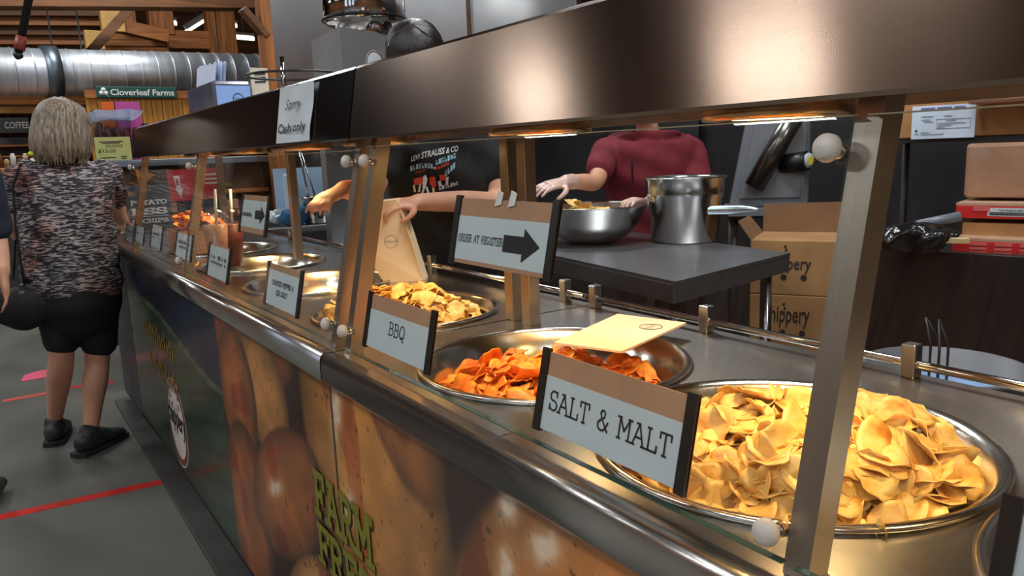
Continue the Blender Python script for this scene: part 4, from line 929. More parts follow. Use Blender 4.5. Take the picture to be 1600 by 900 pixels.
def blob_print(pts, m):
    vs = [on_shirt(*p) for p in pts]; link_mesh('shirt_print', vs, [tuple(range(len(vs)))], m, sh1, None, False)
for pts, m in (([(646, 280), (660, 276), (660, 288), (648, 289)], PR), ([(661, 276), (665, 273), (668, 280), (665, 294), (660, 294)], PW), ([(671, 277), (680, 276), (682, 290), (676, 294), (671, 286)], PR), ([(686, 274), (696, 272), (698, 281), (688, 283)], PR), ([(645, 289), (648, 289), (650, 300), (647, 300)], PY), ([(655, 288), (658, 288), (656, 300), (653, 300)], PY), ([(661, 294), (664, 294), (661, 303), (658, 303)], PW), ([(665, 293), (668, 291), (671, 302), (668, 303)], PW), ([(675, 292), (678, 291), (680, 303), (676, 303)], PY), ([(684, 284), (688, 282), (691, 290), (686, 292)], PW), ([(697, 277), (701, 276), (700, 288), (696, 289)], PW), ([(676, 262), (681, 260), (680, 265)], PY)): blob_print(pts, m)
# worker in the maroon shirt tossing chips in a bowl
D2 = 3.8
base2 = atd(1018, 500, D2+.12)
J = dict(hip=atd(1020, 338, D2+.08), chest=atd(1012, 262, D2), neck=atd(1012, 200, D2-.03), head=atd(1004, 146, D2-.08),
         sL=atd(1078, 236, D2), eL=atd(1098, 316, D2-.14), wL=atd(1012, 318, D2-.36), sR=atd(948, 238, D2-.03), eR=atd(930, 284, D2-.26), wR=atd(884, 284, D2-.46))
J['hdR'] = atd(850, 292, D2-.54)-J['wR']; J['pnR'] = Vector((.2, .3, -1)); J['curlR'] = .45; J['thR'] = Vector((-.5, -.6, .4)); J['hdL'] = atd(985, 312, D2-.45)-J['wL']; J['curlL'] = .9; J['pnL'] = Vector((0, 0, -1)); J['thL'] = Vector((-.6, -.6, 0))
fc2 = -Vector((dirpx(1010, 300)[0], dirpx(1010, 300)[1], 0)).normalized(); fc2 = Matrix.Rotation(math.radians(-14), 3, 'Z') @ fc2
GLV = mat('clear_glove', (206, 168, 156), .3, var=.08, scale=40, bump=.5, bscale=60)
MAROON = mat('maroon_shirt', (112, 26, 40), .85, var=.2, scale=10, bump=.08, bscale=24)
w2, sh2, f2, r2_ = worker('worker in a maroon shirt and clear gloves tossing chips in a bowl', base2, fc2, J, MAROON, JEAN, DARKHAIR, SKIN(), glove=GLV, sleeve=.62, hd=(fc2+Vector((0, 0, -.35))), shirt_r=(.235, .16))
mk = MB(); hc2 = J['head']; hf = (fc2+Vector((0, 0, -.35))).normalized(); hu = (UP-hf*UP.dot(hf)).normalized()
mk.ell(hc2+hf*.055-hu*.075, (.062, .062, .05)); mk.build('face_mask', mat('black_mask', (26, 27, 34), .8, var=.15), w2)
MB().tube([J['neck']+f2*.06+r2_*.05-UP*.01, J['chest']+f2*.155+r2_*.035+UP*.06, J['chest']+f2*.17+r2_*.03-UP*.06], .003, 6).build('lanyard', mat('lanyard_black', (16, 14, 16), .7, var=.1), w2)
# customer cut off by the left edge of the picture
DB = 3.6
base3 = atd(-104, 640, DB); fc3 = Vector((.3, 1, 0)).normalized()
J = dict(hip=atd(-96, 455, DB), chest=atd(-98, 320, DB), neck=atd(-98, 235, DB), head=atd(-98, 180, DB), sL=atd(-156, 262, DB), eL=atd(-170, 360, DB), wL=atd(-166, 450, DB-.05), sR=atd(-36, 262, DB), eR=atd(-8, 366, DB), wR=atd(4, 424, DB-.08))
J['hdR'] = Vector((0, .1, -1)); J['hdL'] = Vector((0, .1, -1)); J['pnR'] = Vector((-1, 0, 0)); J['pnL'] = Vector((1, 0, 0)); J['thR'] = fc3; J['thL'] = fc3; J['curlR'] = .4
worker('customer in dark blue cut off by the left edge of the picture', base3, fc3, J, mat('navy_shirt', (26, 32, 52), .85, var=.2, scale=10), JEAN, DARKHAIR, SKIN(), sleeve=.9)
# ================================================================== the kitchen behind the counter
def fframe(px0, py0, px1, py1, D, yaw=0.0):
    mx_, my_ = (px0+px1)/2, (py0+py1)/2; P = atd(mx_, my_, D); d = dirpx(mx_, my_)
    n = -Vector((d[0], d[1], 0)).normalized(); n = Matrix.Rotation(math.radians(yaw), 3, 'Z') @ n; u = UP.cross(n)
    def hit(px, py):
        v = Vector(dirpx(px, py)); c = Vector(CP); t = (P-c).dot(n)/v.dot(n); q = c+v*t-P; return q.dot(u), q.z
    us = [hit(px0, my_)[0], hit(px1, my_)[0]]; zs = [hit(mx_, py0)[1], hit(mx_, py1)[1]]
    C = P+u*((us[0]+us[1])/2)+UP*((zs[0]+zs[1])/2)
    return C, u, n, us[1]-us[0], zs[0]-zs[1]
def fbox(mb, fr, depth, bev=0.0, dz0=None):
    C, u, n, w, h = fr; R = Matrix((u, -n, UP)).transposed(); zb = C.z-h/2; zt = C.z+h/2
    if dz0 is not None: zb = dz0
    return mb.box(Vector((C.x, C.y, (zb+zt)/2))-n*depth/2, (w, depth, zt-zb), R, bev)
def on_face(fr, u_, v_, d=.0015): C, u, n, w, h = fr; return C+u*(u_*w)+UP*(v_*h)+n*d        # u_,v_ in -.5..+.5
# dark partition that closes the kitchen at the back
a = Vector((3.55, 3.2, 0)); b = atd(452, 300, 6.4); b.z = 0
struct(MB().bar((a.x, a.y, 1.0), (b.x, b.y, 1.0), .08, 2.0, side=(b-a).cross(UP)).build('wall_kitchen_rear', DARKW))
# steel hood wall with its vertical seam
HOODM = mat('hood_steel', (170, 172, 176), .28, 1.0, var=.12, scale=2, bump=.2, bscale=1.6)
a = atd(432, 60, 5.6); b = atd(905, 30, 4.3); a.z = b.z = 0; d_ = (b-a).normalized(); n_ = Vector((d_.y, -d_.x, 0))
hw = thing('exhaust_hood', 'large brushed steel exhaust hood wall at the back of the kitchen', 'hood', (a+b)/2+UP*1.5)
m_ = (b-a).length; cut = .70
for nm, s0, s1 in (('hood_panel', 0, cut-.003), ('hood_panel', cut+.003, 1)):
    p, q = a+d_*m_*s0, a+d_*m_*s1; MB().bar(p+UP*2.3, q+UP*2.3, 1.7, .06, side=UP).build(nm, HOODM, hw)
MB().bar(a+d_*m_*cut+UP*1.45+n_*.035, a+d_*m_*cut+UP*3.15+n_*.035, .03, .012, side=d_).build('seam_strip', POLISH(), hw)
# fryer with its boxy steel cover and the round exhaust pipe above it
c0 = atd(533, 75, 3.8); cl = atd(487, 75, 4.25); cr = atd(648, 75, 4.15); zt = atd(531, 42, 3.8).z
fry = thing('fryer', 'tall steel fryer with boxy cover below the round exhaust pipe', 'fryer', (c0.x, c0.y+.2, 0))
for p in (c0, cl, cr): p.z = 0
e1 = cl-c0; e2 = cr-c0
pl = [c0, cr, cr+e1, cl]
MB().prism([(0, 0), (e2.length, 0), (e2.length, e1.length), (0, e1.length)], c0+UP*1.42, e2.normalized(), e1.normalized(), UP, zt-1.42).build('cover', STEELV(), fry)
MB().prism([(0, 0), (e2.length, 0), (e2.length, e1.length), (0, e1.length)], c0, e2.normalized(), e1.normalized(), UP, .88).build('tank', STEELV(), fry)
MB().prism([(0, .8*e1.length), (e2.length, .8*e1.length), (e2.length, e1.length), (0, e1.length)], c0+UP*.88, e2.normalized(), e1.normalized(), UP, .54).build('back_column', STEELV(), fry)
st_n = e2.normalized().cross(UP); sp = c0+e2.normalized()*(e2.length*.42); sp.z = atd(590, 97, 3.9).z
if st_n.dot(Vector((c0.x, c0.y, 0))) > 0: st_n = -st_n
rd = MB().lathe([(.0003, .001), (.058, .001), (.06, 0)], sp, 32, st_n).build('round_sticker', PAPER(), fry)
MB().lathe([(.052, .0018), (.058, .0018)], sp, 32, st_n).build('sticker_ring', mat('emblem_maroon', (110, 52, 44)), rd)
pc = (c0+cr+cl+(cr+e1))/4; pc = atd(570, 30, 4.1); pz = zt
pipe = thing('exhaust_pipe', 'wide shiny round exhaust pipe rising from the fryer', 'pipe', (pc.x, pc.y, pz))
MB().lathe([(.15, pz), (.15, pz+.05), (.185, pz+.052), (.205, pz+.07), (.205, pz+.20), (.2, pz+.205), (.2, 5.98), (.17, 5.98), (.17, pz+.06), (.14, pz+.05), (.14, pz)], (pc.x, pc.y, 0), 40).build('pipe_wall', POLISH(), pipe)
MB().lathe([(.2055, pz+.07), (.214, pz+.072), (.214, pz+.082), (.2055, pz+.084)], (pc.x, pc.y, 0), 40).build('pipe_band', mat('dark_band', (40, 38, 38), .4, .7, var=.1), pipe)
MB().lathe([(.2005, pz+.205), (.209, pz+.208), (.209, pz+.222), (.2005, pz+.225)], (pc.x, pc.y, 0), 40).build('pipe_band', mat('dark_band', (40, 38, 38)), pipe)
# timber post beside the hood
MB().bb((1.884, 6.0, 0), (2.021, 6.14, 5.99), .004).build('timber_post', WOODZ()); o = bpy.data.objects['timber_post']; tag(o, 'upright square timber post left of the steel hood', 'post')

# rear prep counter seen through the far glass, with what stands on it
rp = thing('prep_counter', 'low steel prep counter behind the far glass', 'counter', (1.5, 4.8, 0))
MB().bb((1.25, 4.36, .90), (1.78, 5.2, .94), .006).build('top', STEEL(), rp)
for x_, y_ in ((1.29, 4.4), (1.29, 5.16), (1.74, 4.4), (1.74, 5.16)): MB().cyl((x_, y_, 0), (x_, y_, .9), .02, n=12).build('leg', POLISH(), rp)
MB().bb((1.27, 4.38, .25), (1.76, 5.18, .27)).build('lower_shelf', STEEL(), rp)
PALE = mat('steel_sky_tint', (176, 206, 238), .35, var=.06, scale=8)  # steel splash; its pale blue sky reflection is put into the colour
def on_top(px, py, z): p = atz(px, py, z); return p
q = fframe(428, 262, 516, 318, 5.05, 0)
sb = MB(); fbox(sb, q, .03, 0, .942); o = sb.build('splash_board', PALE); tag(o, 'steel splash board with pale blue reflection painted in, behind the fryer rods', 'board')
q = fframe(443, 272, 463, 298, 4.85, 0); m_ = MB(); fbox(m_, q, .09, .008, .94); tag(m_.build('plastic_tub', mat('white_blue_tub', (214, 228, 246), .4, var=.04)), 'white-blue plastic tub on the prep counter', 'tub')
p = Vector((2.0, 3.62, .94)); p = atd(495, 340, 4.75); p.z = .94
tag(MB().lathe([(.0003, .0), (.07, 0), (.078, .006), (.082, .15), (.086, .156), (.082, .16), (.078, .152), (.073, .012), (.0003, .01)], p, 32).build('steel_canister', POLISH()), 'small steel canister with rods standing in it', 'canister')
for i, (x0, y0, x1, y1, r_, lb) in enumerate(((468, 238, 486, 330, .006, 'thin steel basket rod leaning right, first of two'), (478, 262, 500, 330, .006, 'thin steel basket rod leaning right, second of two'))):
    D = 4.75
    e_ = atd(x1, y1, D); s_ = atd(x0, y0, D)
    tag(MB().cyl(e_, s_+(s_-e_)*.35, r_, n=10).build('basket_rod', POLISH()), lb, 'rod')
p = atd(458, 330, 4.7); p.z = .94; t = MB(); t.ell(p+UP*.045, (.09, .07, .045)); t.ell(p+Vector((.04, -.03, .075)), (.05, .045, .045)); o = skin_obj('cloth', t, .012, mat('blue_cloth', (34, 96, 140), .9, var=.25, scale=16, bump=.2, bscale=30), None, 2, lambda v: v+Vector((.012*math.sin(v.z*60+v.x*30), .01*math.sin(v.x*50), .008*math.sin(v.y*55)))); tag(o, 'crumpled blue cloth on the prep counter', 'cloth')
p = atd(434, 318, 4.78); p.z = .94; t = MB(); t.ell(p+UP*.04, (.08, .09, .045)); o = skin_obj('plastic_wrap', t, .012, mat('clear_wrap', (168, 180, 192), .15, var=.25, scale=18, bump=.6, bscale=24), None, 1, lambda v: v+Vector((.014*math.sin(v.z*70+v.y*40), .014*math.sin(v.x*64), .012*math.sin(v.y*75)))); tag(o, 'crumpled clear plastic wrap on the prep counter', 'wrap')
# drinks with dome lids and straws standing on the far counter
def drink(px, py, x, col, label, h=.15):
    p = atz(px, py, ZT); k = x; p = Vector((p.x*k, p.y*k, ZT)); t = thing('drink_cup', label, 'cup', p, 'iced drinks on the far counter')
    MB().lathe([(.0003, .002), (.028, .002), (.042, h), (.0003, h)], p, 28).build('drink', mat('drink_'+label[:6].replace(' ', '_'), col, .35, var=.1, scale=20), t)
    MB().lathe([(.0295, 0), (.0435, h+.004), (.046, h+.006), (.046, h+.01)], p, 28).build('cup_wall', mat_glass('cup_plastic', (.94, .95, .96), 1.4, 1.5), t)
    MB().lathe([(.046, h+.01), (.045, h+.02), (.036, h+.045), (.018, h+.058), (.008, h+.06)], p, 28).build('dome_lid', mat_glass('lid_plastic', (.9, .93, .96), 1.4, 3.0, .05), t)
    MB().cyl(p+Vector((.004, 0, h-.02)), p+Vector((.012, .004, h+.125)), .005, n=10).build('straw', PAPER(), t)
drink(340, 385, .78, (176, 128, 98), 'milky brown iced drink with a dome lid and white straw', .16)
drink(364, 384, .80, (104, 40, 32), 'dark red iced drink behind the milky brown one', .155)
# cardboard tray heaped with orange chips
p = atz(262, 398, ZT); tr = thing('chip_tray', 'open cardboard tray heaped with orange chips at the far end', 'tray', p)
tz = .10; cx_, cy_ = p.x+.13, p.y+.02
for a_, b_ in (((-.1, -.12), (.1, -.115)), ((-.1, .115), (.1, .12)), ((-.1, -.115), (-.095, .115)), ((.095, -.115), (.1, .115))): MB().bb((cx_+a_[0], cy_+a_[1], ZT+.001), (cx_+b_[0], cy_+b_[1], ZT+tz)).build('tray_wall', KRAFT(), tr)
MB().bb((cx_-.095, cy_-.115, ZT+.001), (cx_+.095, cy_+.115, ZT+.02)).build('tray_base', KRAFT(), tr)
ms = chip_meshes('tray_chip', CH_BBQ, .03, 4)
for i in range(34):
    R_ = random.Random(i); dx, dy = R_.uniform(-.085, .085), R_.uniform(-.1, .1); o = bpy.data.objects.new('tray_chip', ms[i % 4]); COL.objects.link(o)
    o.matrix_world = Matrix.Translation((cx_+dx, cy_+dy, ZT+.12+.045*(1-(dx/.1)**2)*(1-(dy/.12)**2)+R_.uniform(-.02, .01))) @ Matrix.Rotation(R_.uniform(0, 6), 4, 'Z') @ Matrix.Rotation(R_.uniform(-.8, .8), 4, 'X'); tag(o, 'orange chip heaped in the far cardboard tray', 'chip', 'orange chips in the cardboard tray')

# paper bag in the hand of the worker and the flat bag on the second pan
BAGM = mat('kraft_bag', (226, 196, 158), .8, var=.06, scale=9, bump=.12, bscale=14)
D = 2.32
def bag_pt(px, py, d=0): return atd(px, py, D+d)
pb = thing('paper_bag', 'open cream paper bag held over the pan by the worker', 'bag', bag_pt(625, 440))
fr_ = [(572, 318, .0), (620, 312, .03), (640, 372, 0), (662, 442, 0), (602, 444, 0), (564, 385, 0)]
f1_ = [bag_pt(a, b, c) for a, b, c in fr_]; b1_ = [q+Vector((.05, .06, .0)) for q in f1_]; n = len(f1_)
mid = [(f1_[i]+b1_[i])/2+(((f1_[i]+b1_[i])/2)-(f1_[2]+f1_[5]+b1_[2]+b1_[5])/4)*.03 for i in range(n)]
t = MB(); t.add(f1_+mid+b1_, [tuple(range(n)), tuple(range(3*n-1, 2*n-1, -1))]+[(i, (i+1) % n, n+(i+1) % n, n+i) for i in range(n)]+[(n+i, n+(i+1) % n, 2*n+(i+1) % n, 2*n+i) for i in range(n)])
t.build('bag_body', BAGM, pb)
ec = bag_pt(611, 378, -.006); vv = Vector(dirpx(611, 378)); uu_ = UP.cross(-vv).normalized(); v2 = (-vv).cross(uu_) if False else uu_.cross(vv).normalized(); v2 = v2 if v2.z > 0 else -v2
MB().tube([ec+uu_*.019*math.cos(a*.26)+v2*.019*math.sin(a*.26) for a in range(24)], .0007, 4, True).build('bag_emblem', INK(), pb)
put_text('bag_emblem', font_text('chippery', .012), ec-uu_*.017-v2*.004-vv*.001, uu_, v2, INK(), pb, fit=.034)
z_ = ZT+.022
fb = thing('paper_bag', 'flat empty cream paper bag lying across the back of the orange pan', 'bag', atz(970, 525, z_))
qs = [atz(866, 538, z_), atz(972, 552, z_+.004), atz(1072, 507, z_+.004), atz(965, 493, z_)]
t = MB(); t.add(qs+[q+UP*.004 for q in qs], [(3, 2, 1, 0), (4, 5, 6, 7)]+[(i, (i+1) % 4, 4+(i+1) % 4, 4+i) for i in range(4)]); t.build('bag_body', BAGM, fb)
ud = (qs[2]-qs[1]).normalized(); vd = UP.cross(ud); ec = qs[2]*.72+qs[0]*.28+UP*.0062
MB().tube([ec+ud*.022*math.cos(a*.26)+vd*.022*math.sin(a*.26) for a in range(24)], .0007, 4, True).build('bag_emblem', INK(), fb)
put_text('bag_emblem', font_text('chippery', .012), ec-ud*.02-vd*.004, ud, vd, INK(), fb, fit=.04)

# steel work table with bowl and pot
ZW = .92
A = atz(1055, 440, ZW); B = atz(1235, 395, ZW); Cc = atz(870, 400, ZW)
ud = (B-A).normalized(); vd = (Cc-A).normalized(); wu = (B-A).length; lv = 1.3
wt = thing('work_table', 'grey steel work table carrying the bowl and the pot', 'table', (A+ud*wu/2+vd*lv/2)*Vector((1, 1, 0)) if False else Vector(((A+ud*wu/2+vd*lv/2).x, (A+ud*wu/2+vd*lv/2).y, 0)))
TSTEEL = mat('table_steel', (150, 150, 154), .32, .85, var=.12, scale=3)
MB().prism([(0, 0), (wu, 0), (wu, lv), (0, lv)], A-UP*.012, ud, vd, UP, .012).build('table_top', TSTEEL, wt)
cs_ = [A, A+ud*wu, A+ud*wu+vd*lv, A+vd*lv]; cc_ = sum(cs_, Vector())/4
for i in range(4): p_, q_ = [c+(cc_-c).normalized()*.008-UP*.040 for c in (cs_[i], cs_[(i+1) % 4])]; MB().bar(p_, q_, .012, .056, side=(q_-p_).cross(UP)).build('table_apron', TSTEEL, wt)
for u_, v_ in ((.07, .07), (wu-.07, .07), (.07, lv-.07), (wu-.07, lv-.07)):
    g = A+ud*u_+vd*v_; MB().cyl((g.x, g.y, 0), (g.x, g.y, ZW-.04), .021, n=14).build('leg', mat('leg_steel', (150, 152, 158), .22, 1.0, var=.05), wt)
g = A+ud*wu/2+vd*lv/2; MB().prism([(.05, .05), (wu-.05, .05), (wu-.05, lv-.05), (.05, lv-.05)], A*1.0+UP*(.29-A.z), ud, vd, UP, .02).build('lower_shelf', TSTEEL, wt)
pc = atz(1070, 376, ZW); R0 = .137
pot = thing('stock_pot', 'tall steel pot with a flared rim and long handle on the work table', 'pot', pc)
SPUN = mat('spun_steel', (190, 188, 184), .2, 1.0, var=.12, scale=5, stretch=(1, 1, .3))
MB().lathe([(.0003, .0), (R0-.008, 0), (R0, .006), (R0+.012, .175), (R0+.02, .19), (R0+.022, .205), (R0+.024, .255), (R0+.032, .262), (R0+.033, .267), (R0+.028, .27), (R0+.02, .262), (R0+.015, .2), (R0+.006, .17), (R0-.006, .012), (.0003, .008)], pc, 48).build('pot_body', SPUN, pot)
hd_ = Vector(dirpx(1185, 340)); h0 = pc+UP*.135; rt = UP.cross(-Vector((hd_.x, hd_.y, 0)).normalized()); tc_ = -Vector((hd_.x, hd_.y, 0)).normalized()
h0 = h0+tc_*(R0*.72)+rt*.035
t = MB(); t.loft([(h0-rt*.02, .016, .009), (h0+rt*.08, .018, .009), (h0+rt*.20, .017, .008), (h0+rt*.262, .006, .004)], side=UP, n=14); t.build('handle', mat('handle_steel', (206, 222, 232), .18, 1.0, var=.04), pot)
bc = atz(925, 379, ZW); bowl = MB().lathe([(.0003, 0), (.09, 0), (.15, .03), (.205, .085), (.232, .15), (.238, .156), (.24, .160), (.234, .162), (.226, .15), (.2, .088), (.147, .035), (.0003, .008)], bc, 56).build('mixing_bowl', SPUN)
tag(bowl, 'wide steel mixing bowl under the gloved hands', 'bowl')
h5 = lambda dx, dy: bc.z+.128-.5*(dx*dx+dy*dy)
ms = chip_meshes('bowl_chip', CH_PLAIN, .03, 4)
for i in range(26):
    R_ = random.Random(100+i); q_ = .15*math.sqrt(R_.random()); a_ = R_.uniform(0, 6.28); dx, dy = q_*math.cos(a_), q_*math.sin(a_)
    o = bpy.data.objects.new('bowl_chip', ms[i % 4]); COL.objects.link(o); o.matrix_world = Matrix.Translation((bc.x+dx, bc.y+dy, h5(dx, dy)+R_.uniform(0, .02))) @ Matrix.Rotation(R_.uniform(0, 6), 4, 'Z') @ Matrix.Rotation(R_.uniform(-.7, .7), 4, 'X'); tag(o, 'yellow chip tossed in the steel mixing bowl', 'chip', 'chips in the mixing bowl')
for i, (px, py) in enumerate(((893, 316), (905, 319), (914, 322))):
    o = bpy.data.objects.new('bowl_chip', ms[i]); COL.objects.link(o); p = atd(px, py, D2-.60); o.matrix_world = Matrix.Translation(p) @ Matrix.Rotation(i*1.3, 4, 'Z') @ Matrix.Rotation(.5, 4, 'X'); tag(o, 'yellow chip tossed in the steel mixing bowl', 'chip', 'chips in the mixing bowl')

# slicing machine behind the table
GREYM = mat('machine_grey', (128, 132, 140), .4, .4, var=.1, scale=5)
fm = fframe(1140, 190, 1258, 322, 3.8, 6)
mc = thing('slicing_machine', 'grey metal slicing machine with a slanted feed tube and black motor', 'machine', Vector((fm[0].x, fm[0].y, fm[0].z-fm[4]/2)))
C_, u_, n_, w, h = fm
MB().prism([(-.5*w, -.5*h), (.5*w, -.5*h), (.5*w, .62*h), (-.26*w, .62*h)], C_, u_, UP, -n_, .05).build('side_plate', GREYM, mc)
MB().prism([(-.36*w, -.40*h), (.44*w, -.40*h), (.44*w, .58*h), (-.16*w, .58*h)], C_+n_*.012, u_, UP, -n_, .012).build('raised_plate', mat('machine_face', (140, 144, 150), .35, .5, var=.1), mc)
MB().cyl(C_+n_*.05+u_*(-.18*w)-UP*(.26*h), C_+n_*.07+u_*(.36*w)+UP*(.62*h), .046, n=24).build('feed_tube', mat('tube_grey', (100, 96, 92), .25, .9, var=.1), mc)
mo = MB().cyl(C_+n_*.0+u_*(.2*w)+UP*(.0*h), C_+n_*.06+u_*(.5*w)+UP*(.03*h), .044, n=24).build('motor', BLACK(), mc)
dq = C_+n_*.066+u_*(.52*w)+UP*(.035*h); ax = (n_*.75+u_*.66).normalized()
MB().lathe([(.0003, .001), (.032, .001), (.034, -.004)], dq, 24, ax).build('motor_label', mat('label_silver', (190, 196, 200), .4, var=.1), mo)
MB().prism([(-.004, -.022), (.018, -.02), (.026, .004), (.012, .02), (-.004, .012)], dq+ax*.0015, UP.cross(ax).normalized(), UP, ax, .001).build('yellow_mark', mat('label_yellow', (236, 206, 40), .5, var=.05), mo)
MB().bar(C_+u_*(.53*w)+UP*(.62*h), C_+u_*(.53*w)-UP*(.62*h), .012, .012).build('edge_bar', mat('edge_pale', (176, 184, 190), .3, .7, var=.05), mc)
m_ = MB(); m_.box(C_-UP*(.56*h)-n_*.10, (w*1.06, .3, .04), Matrix((u_, -n_, UP)).transposed(), .004); m_.build('machine_base', GREYM, mc)
lw_ = C_.z-.58*h
stn = thing('machine_stand', 'dark metal stand under the slicing machine, behind the boxes', 'stand', (C_.x-n_.x*.12, C_.y-n_.y*.12, 0))
for q in (-.42, .42):
    for r__ in (.03, .22): g = C_+u_*(q*w)-n_*r__; MB().cyl((g.x, g.y, 0), (g.x, g.y, lw_-.02), .018, n=10).build('leg', BODY, stn)
m_ = MB(); m_.box((C_.x-n_.x*.12, C_.y-n_.y*.12, lw_-.012), (w*1.05, .3, .02), Matrix((u_, -n_, UP)).transposed()); m_.build('stand_top', BODY, stn)
# stacked cardboard boxes with printed lettering
f1b = fframe(1172, 376, 1330, 462, 3.2, -6); zsplit = f1b[0].z-f1b[4]/2
def carton(fr, depth, zb, label, tv=.40):
    C, u, n, w, h = fr; t = thing('cardboard_box', label, 'box', Vector((C.x, C.y, zb))-n*depth/2, 'cartons behind the table'); m_ = MB()
    zt_ = C.z+h/2; R = Matrix((u, -n, UP)).transposed(); fbox(m_, fr, depth, .004, zb); bx_ = m_.build('carton', CARDB(), t)
    put_text('box_lettering', font_text('chippery', 1, .06, .012), Vector((C.x, C.y, zb+(zt_-zb)*tv))+n*.002-u*(.34*w), u, UP, INK(), bx_, fit=.46*w, vfit=(zt_-zb)*.30)
    for k in (-.10, .1): MB().lathe([(.0003, 0), (.012, 0)], Vector((C.x, C.y, zb+(zt_-zb)*(tv-.07)))+n*.002+u*(k*w-.02), 14, n).build('box_dot', INK(), bx_)
    for k in range(3): MB().prism([(0, 0), (.01, .002), (.012, .010), (.004, .012)], Vector((C.x, C.y, zb+(zt_-zb)*(.74+.06*k)))+n*.0015-u*(.16*w-.004*(k % 2)), u, UP, n, .0006).build('box_mark', INK(), bx_)
    return t, R
t, R = carton(f1b, .32, zsplit, 'upper cardboard carton printed chippery with its flaps standing open')
C, u, n, w, h = f1b; zt_ = C.z+h/2
MB().prism([(-.5*w, 0), (.5*w, 0), (.47*w, .13), (-.5*w, .12)], Vector((C.x, C.y, zt_))-n*.31, u, (UP-n*.15).normalized(), -n, .004).build('flap', mat('cardboard_dark', (124, 88, 58), .85, var=.1), t)
MB().prism([(0, 0), (.3, 0), (.28, .09), (.02, .09)], Vector((C.x, C.y, zt_))-u*(.5*w), -n, (UP*.8-u*.6).normalized(), u, .004).build('flap', mat('cardboard_dark', (124, 88, 58)), t)
f2b = (Vector((C.x, C.y, zsplit-.15)), u, n, w, .298); carton(f2b, .32, zsplit-.30, 'lower cardboard carton printed chippery under the open one', .56)
bs = MB().box(Vector((C.x, C.y, (zsplit-.302)/2))-n*.16, (w*1.02, .34, zsplit-.302), R); tag(bs.build('storage_crate', mat('dark_crate', (52, 46, 42), .7, var=.2)), 'dark crate under the two printed cartons', 'crate')
# black cabinet to the right with red vented units, bag, sticks and parcels on it
fc_ = fframe(1345, 396, 1700, 640, 2.75, -14); m_ = MB(); fbox(m_, fc_, .5, .004, 0.0)
cab = m_.build('cabinet', mat('black_gloss', (36, 31, 30), .25, var=.15, scale=3)); tag(cab, 'black glossy cabinet behind the counter on the right', 'cabinet')
ctop = fc_[0].z+fc_[4]/2
RED = mat('red_enamel', (190, 30, 28), .35, var=.1, scale=10)
def red_unit(px0, py0, px1, py1, D, label, zb=None, louv=True, warn=False):
    fr = fframe(px0, py0, px1, py1, D, -8); C, u, n, w, h = fr; t = thing('red_unit', label, 'heater', Vector((C.x, C.y, C.z-h/2)), 'red vented heater units')
    m_ = MB(); fbox(m_, fr, .3, .003); bd = m_.build('casing', RED, t)
    MB().box(C+UP*(h/2+.004)-n*.15, (w, .3, .008), Matrix((u, -n, UP)).transposed()).build('top_sheet', mat('sheet_metal', (206, 168, 140), .4, .5, var=.05), t)
    if louv:
        for k in range(7):
            cu = -.5*w+.05+k*.066
            if cu > .5*w-.03 or (warn and k >= 1): break
            for r in range(5): 
                if (r+.8)*.019 < h: MB().bar(C+u*cu+UP*(h*.36-r*h*.18)+n*.002, C+u*(cu+.046)+UP*(h*.38-r*h*.18)+n*.002, .008, .006, side=UP).build('louvre', mat('louvre_pale', (200, 92, 84), .4, var=.1), bd)
    if warn:
        sl = MB().prism([(-.23*w, -.3*h), (.5*w, -.3*h), (.5*w, .34*h), (-.23*w, .34*h)], C+n*.0005, u, UP, n, .001).build('warning_label', PAPER(), bd)
        put_text('label_text', font_text('WARNING', 1, 0, .01), C-u*(.14*w)+UP*(.06*h)+n*.002, u, UP, INK(), sl, fit=.26*w, vfit=.17*h)
        put_text('label_text', font_text('KEEP', 1), C+u*(.28*w)+UP*(.02*h)+n*.002, u, UP, INK(), sl, fit=.12*w, vfit=.13*h)
        for k in range(2): MB().bar(C-u*(.21*w)-UP*(h*(.04+.13*k))+n*.002, C+u*(.14*w)-UP*(h*(.04+.13*k))+n*.002, .0035, .001, side=UP).build('label_line', INK(), sl)
    else:
        MB().lathe([(.0003, .006), (.006, .006), (.008, 0)], C+u*(-.02*w)-UP*(h*.2), 12, n).build('bolt', POLISH(), bd)
    return fr
r2_u = red_unit(1487, 379, 1680, 416, 2.78, 'lower red vented heater unit on the black cabinet, with louvres')
r1_u = red_unit(1493, 322, 1690, 343, 2.86, 'upper red vented heater unit with a white WARNING label', None, True, True)
fr = fframe(1503, 350, 1690, 371, 2.87, -8); m_ = MB(); fbox(m_, fr, .28, .002); tag(m_.build('cardboard_sheet', CARDB()), 'flat cardboard pack between the two red units', 'box')
fr = fframe(1507, 222, 1690, 310, 2.95, -8); m_ = MB(); fbox(m_, fr, .3, .012); tag(m_.build('wrapped_parcel', mat('wrapped_brown', (156, 116, 92), .25, var=.1, scale=8, bump=.3, bscale=18, coat=.6)), 'brown parcel in clear wrap on top of the red units', 'parcel')
fr = fframe(1380, 150, 1700, 212, 3.2, -8); m_ = MB(); fbox(m_, fr, .3, .004); long_ = m_.build('long_carton', mat('cardboard_warm', (172, 124, 74), .8, var=.08, scale=6)); tag(long_, 'long tan carton on the high shelf with a paper label', 'box')
lf = fframe(1425, 164, 1524, 216, 3.18, -8); C, u, n, w, h = lf; R = Matrix((u, -n, UP)).transposed()
ls = thing('paper_notice', 'white printed paper notice hanging on the long tan carton', 'notice', C-UP*h/2)
pq = MB(); pq.box(C+n*.003, (w, .001, h), R); pq = pq.build('paper', mat('cool_paper', (206, 218, 236), .7, var=.02), ls)
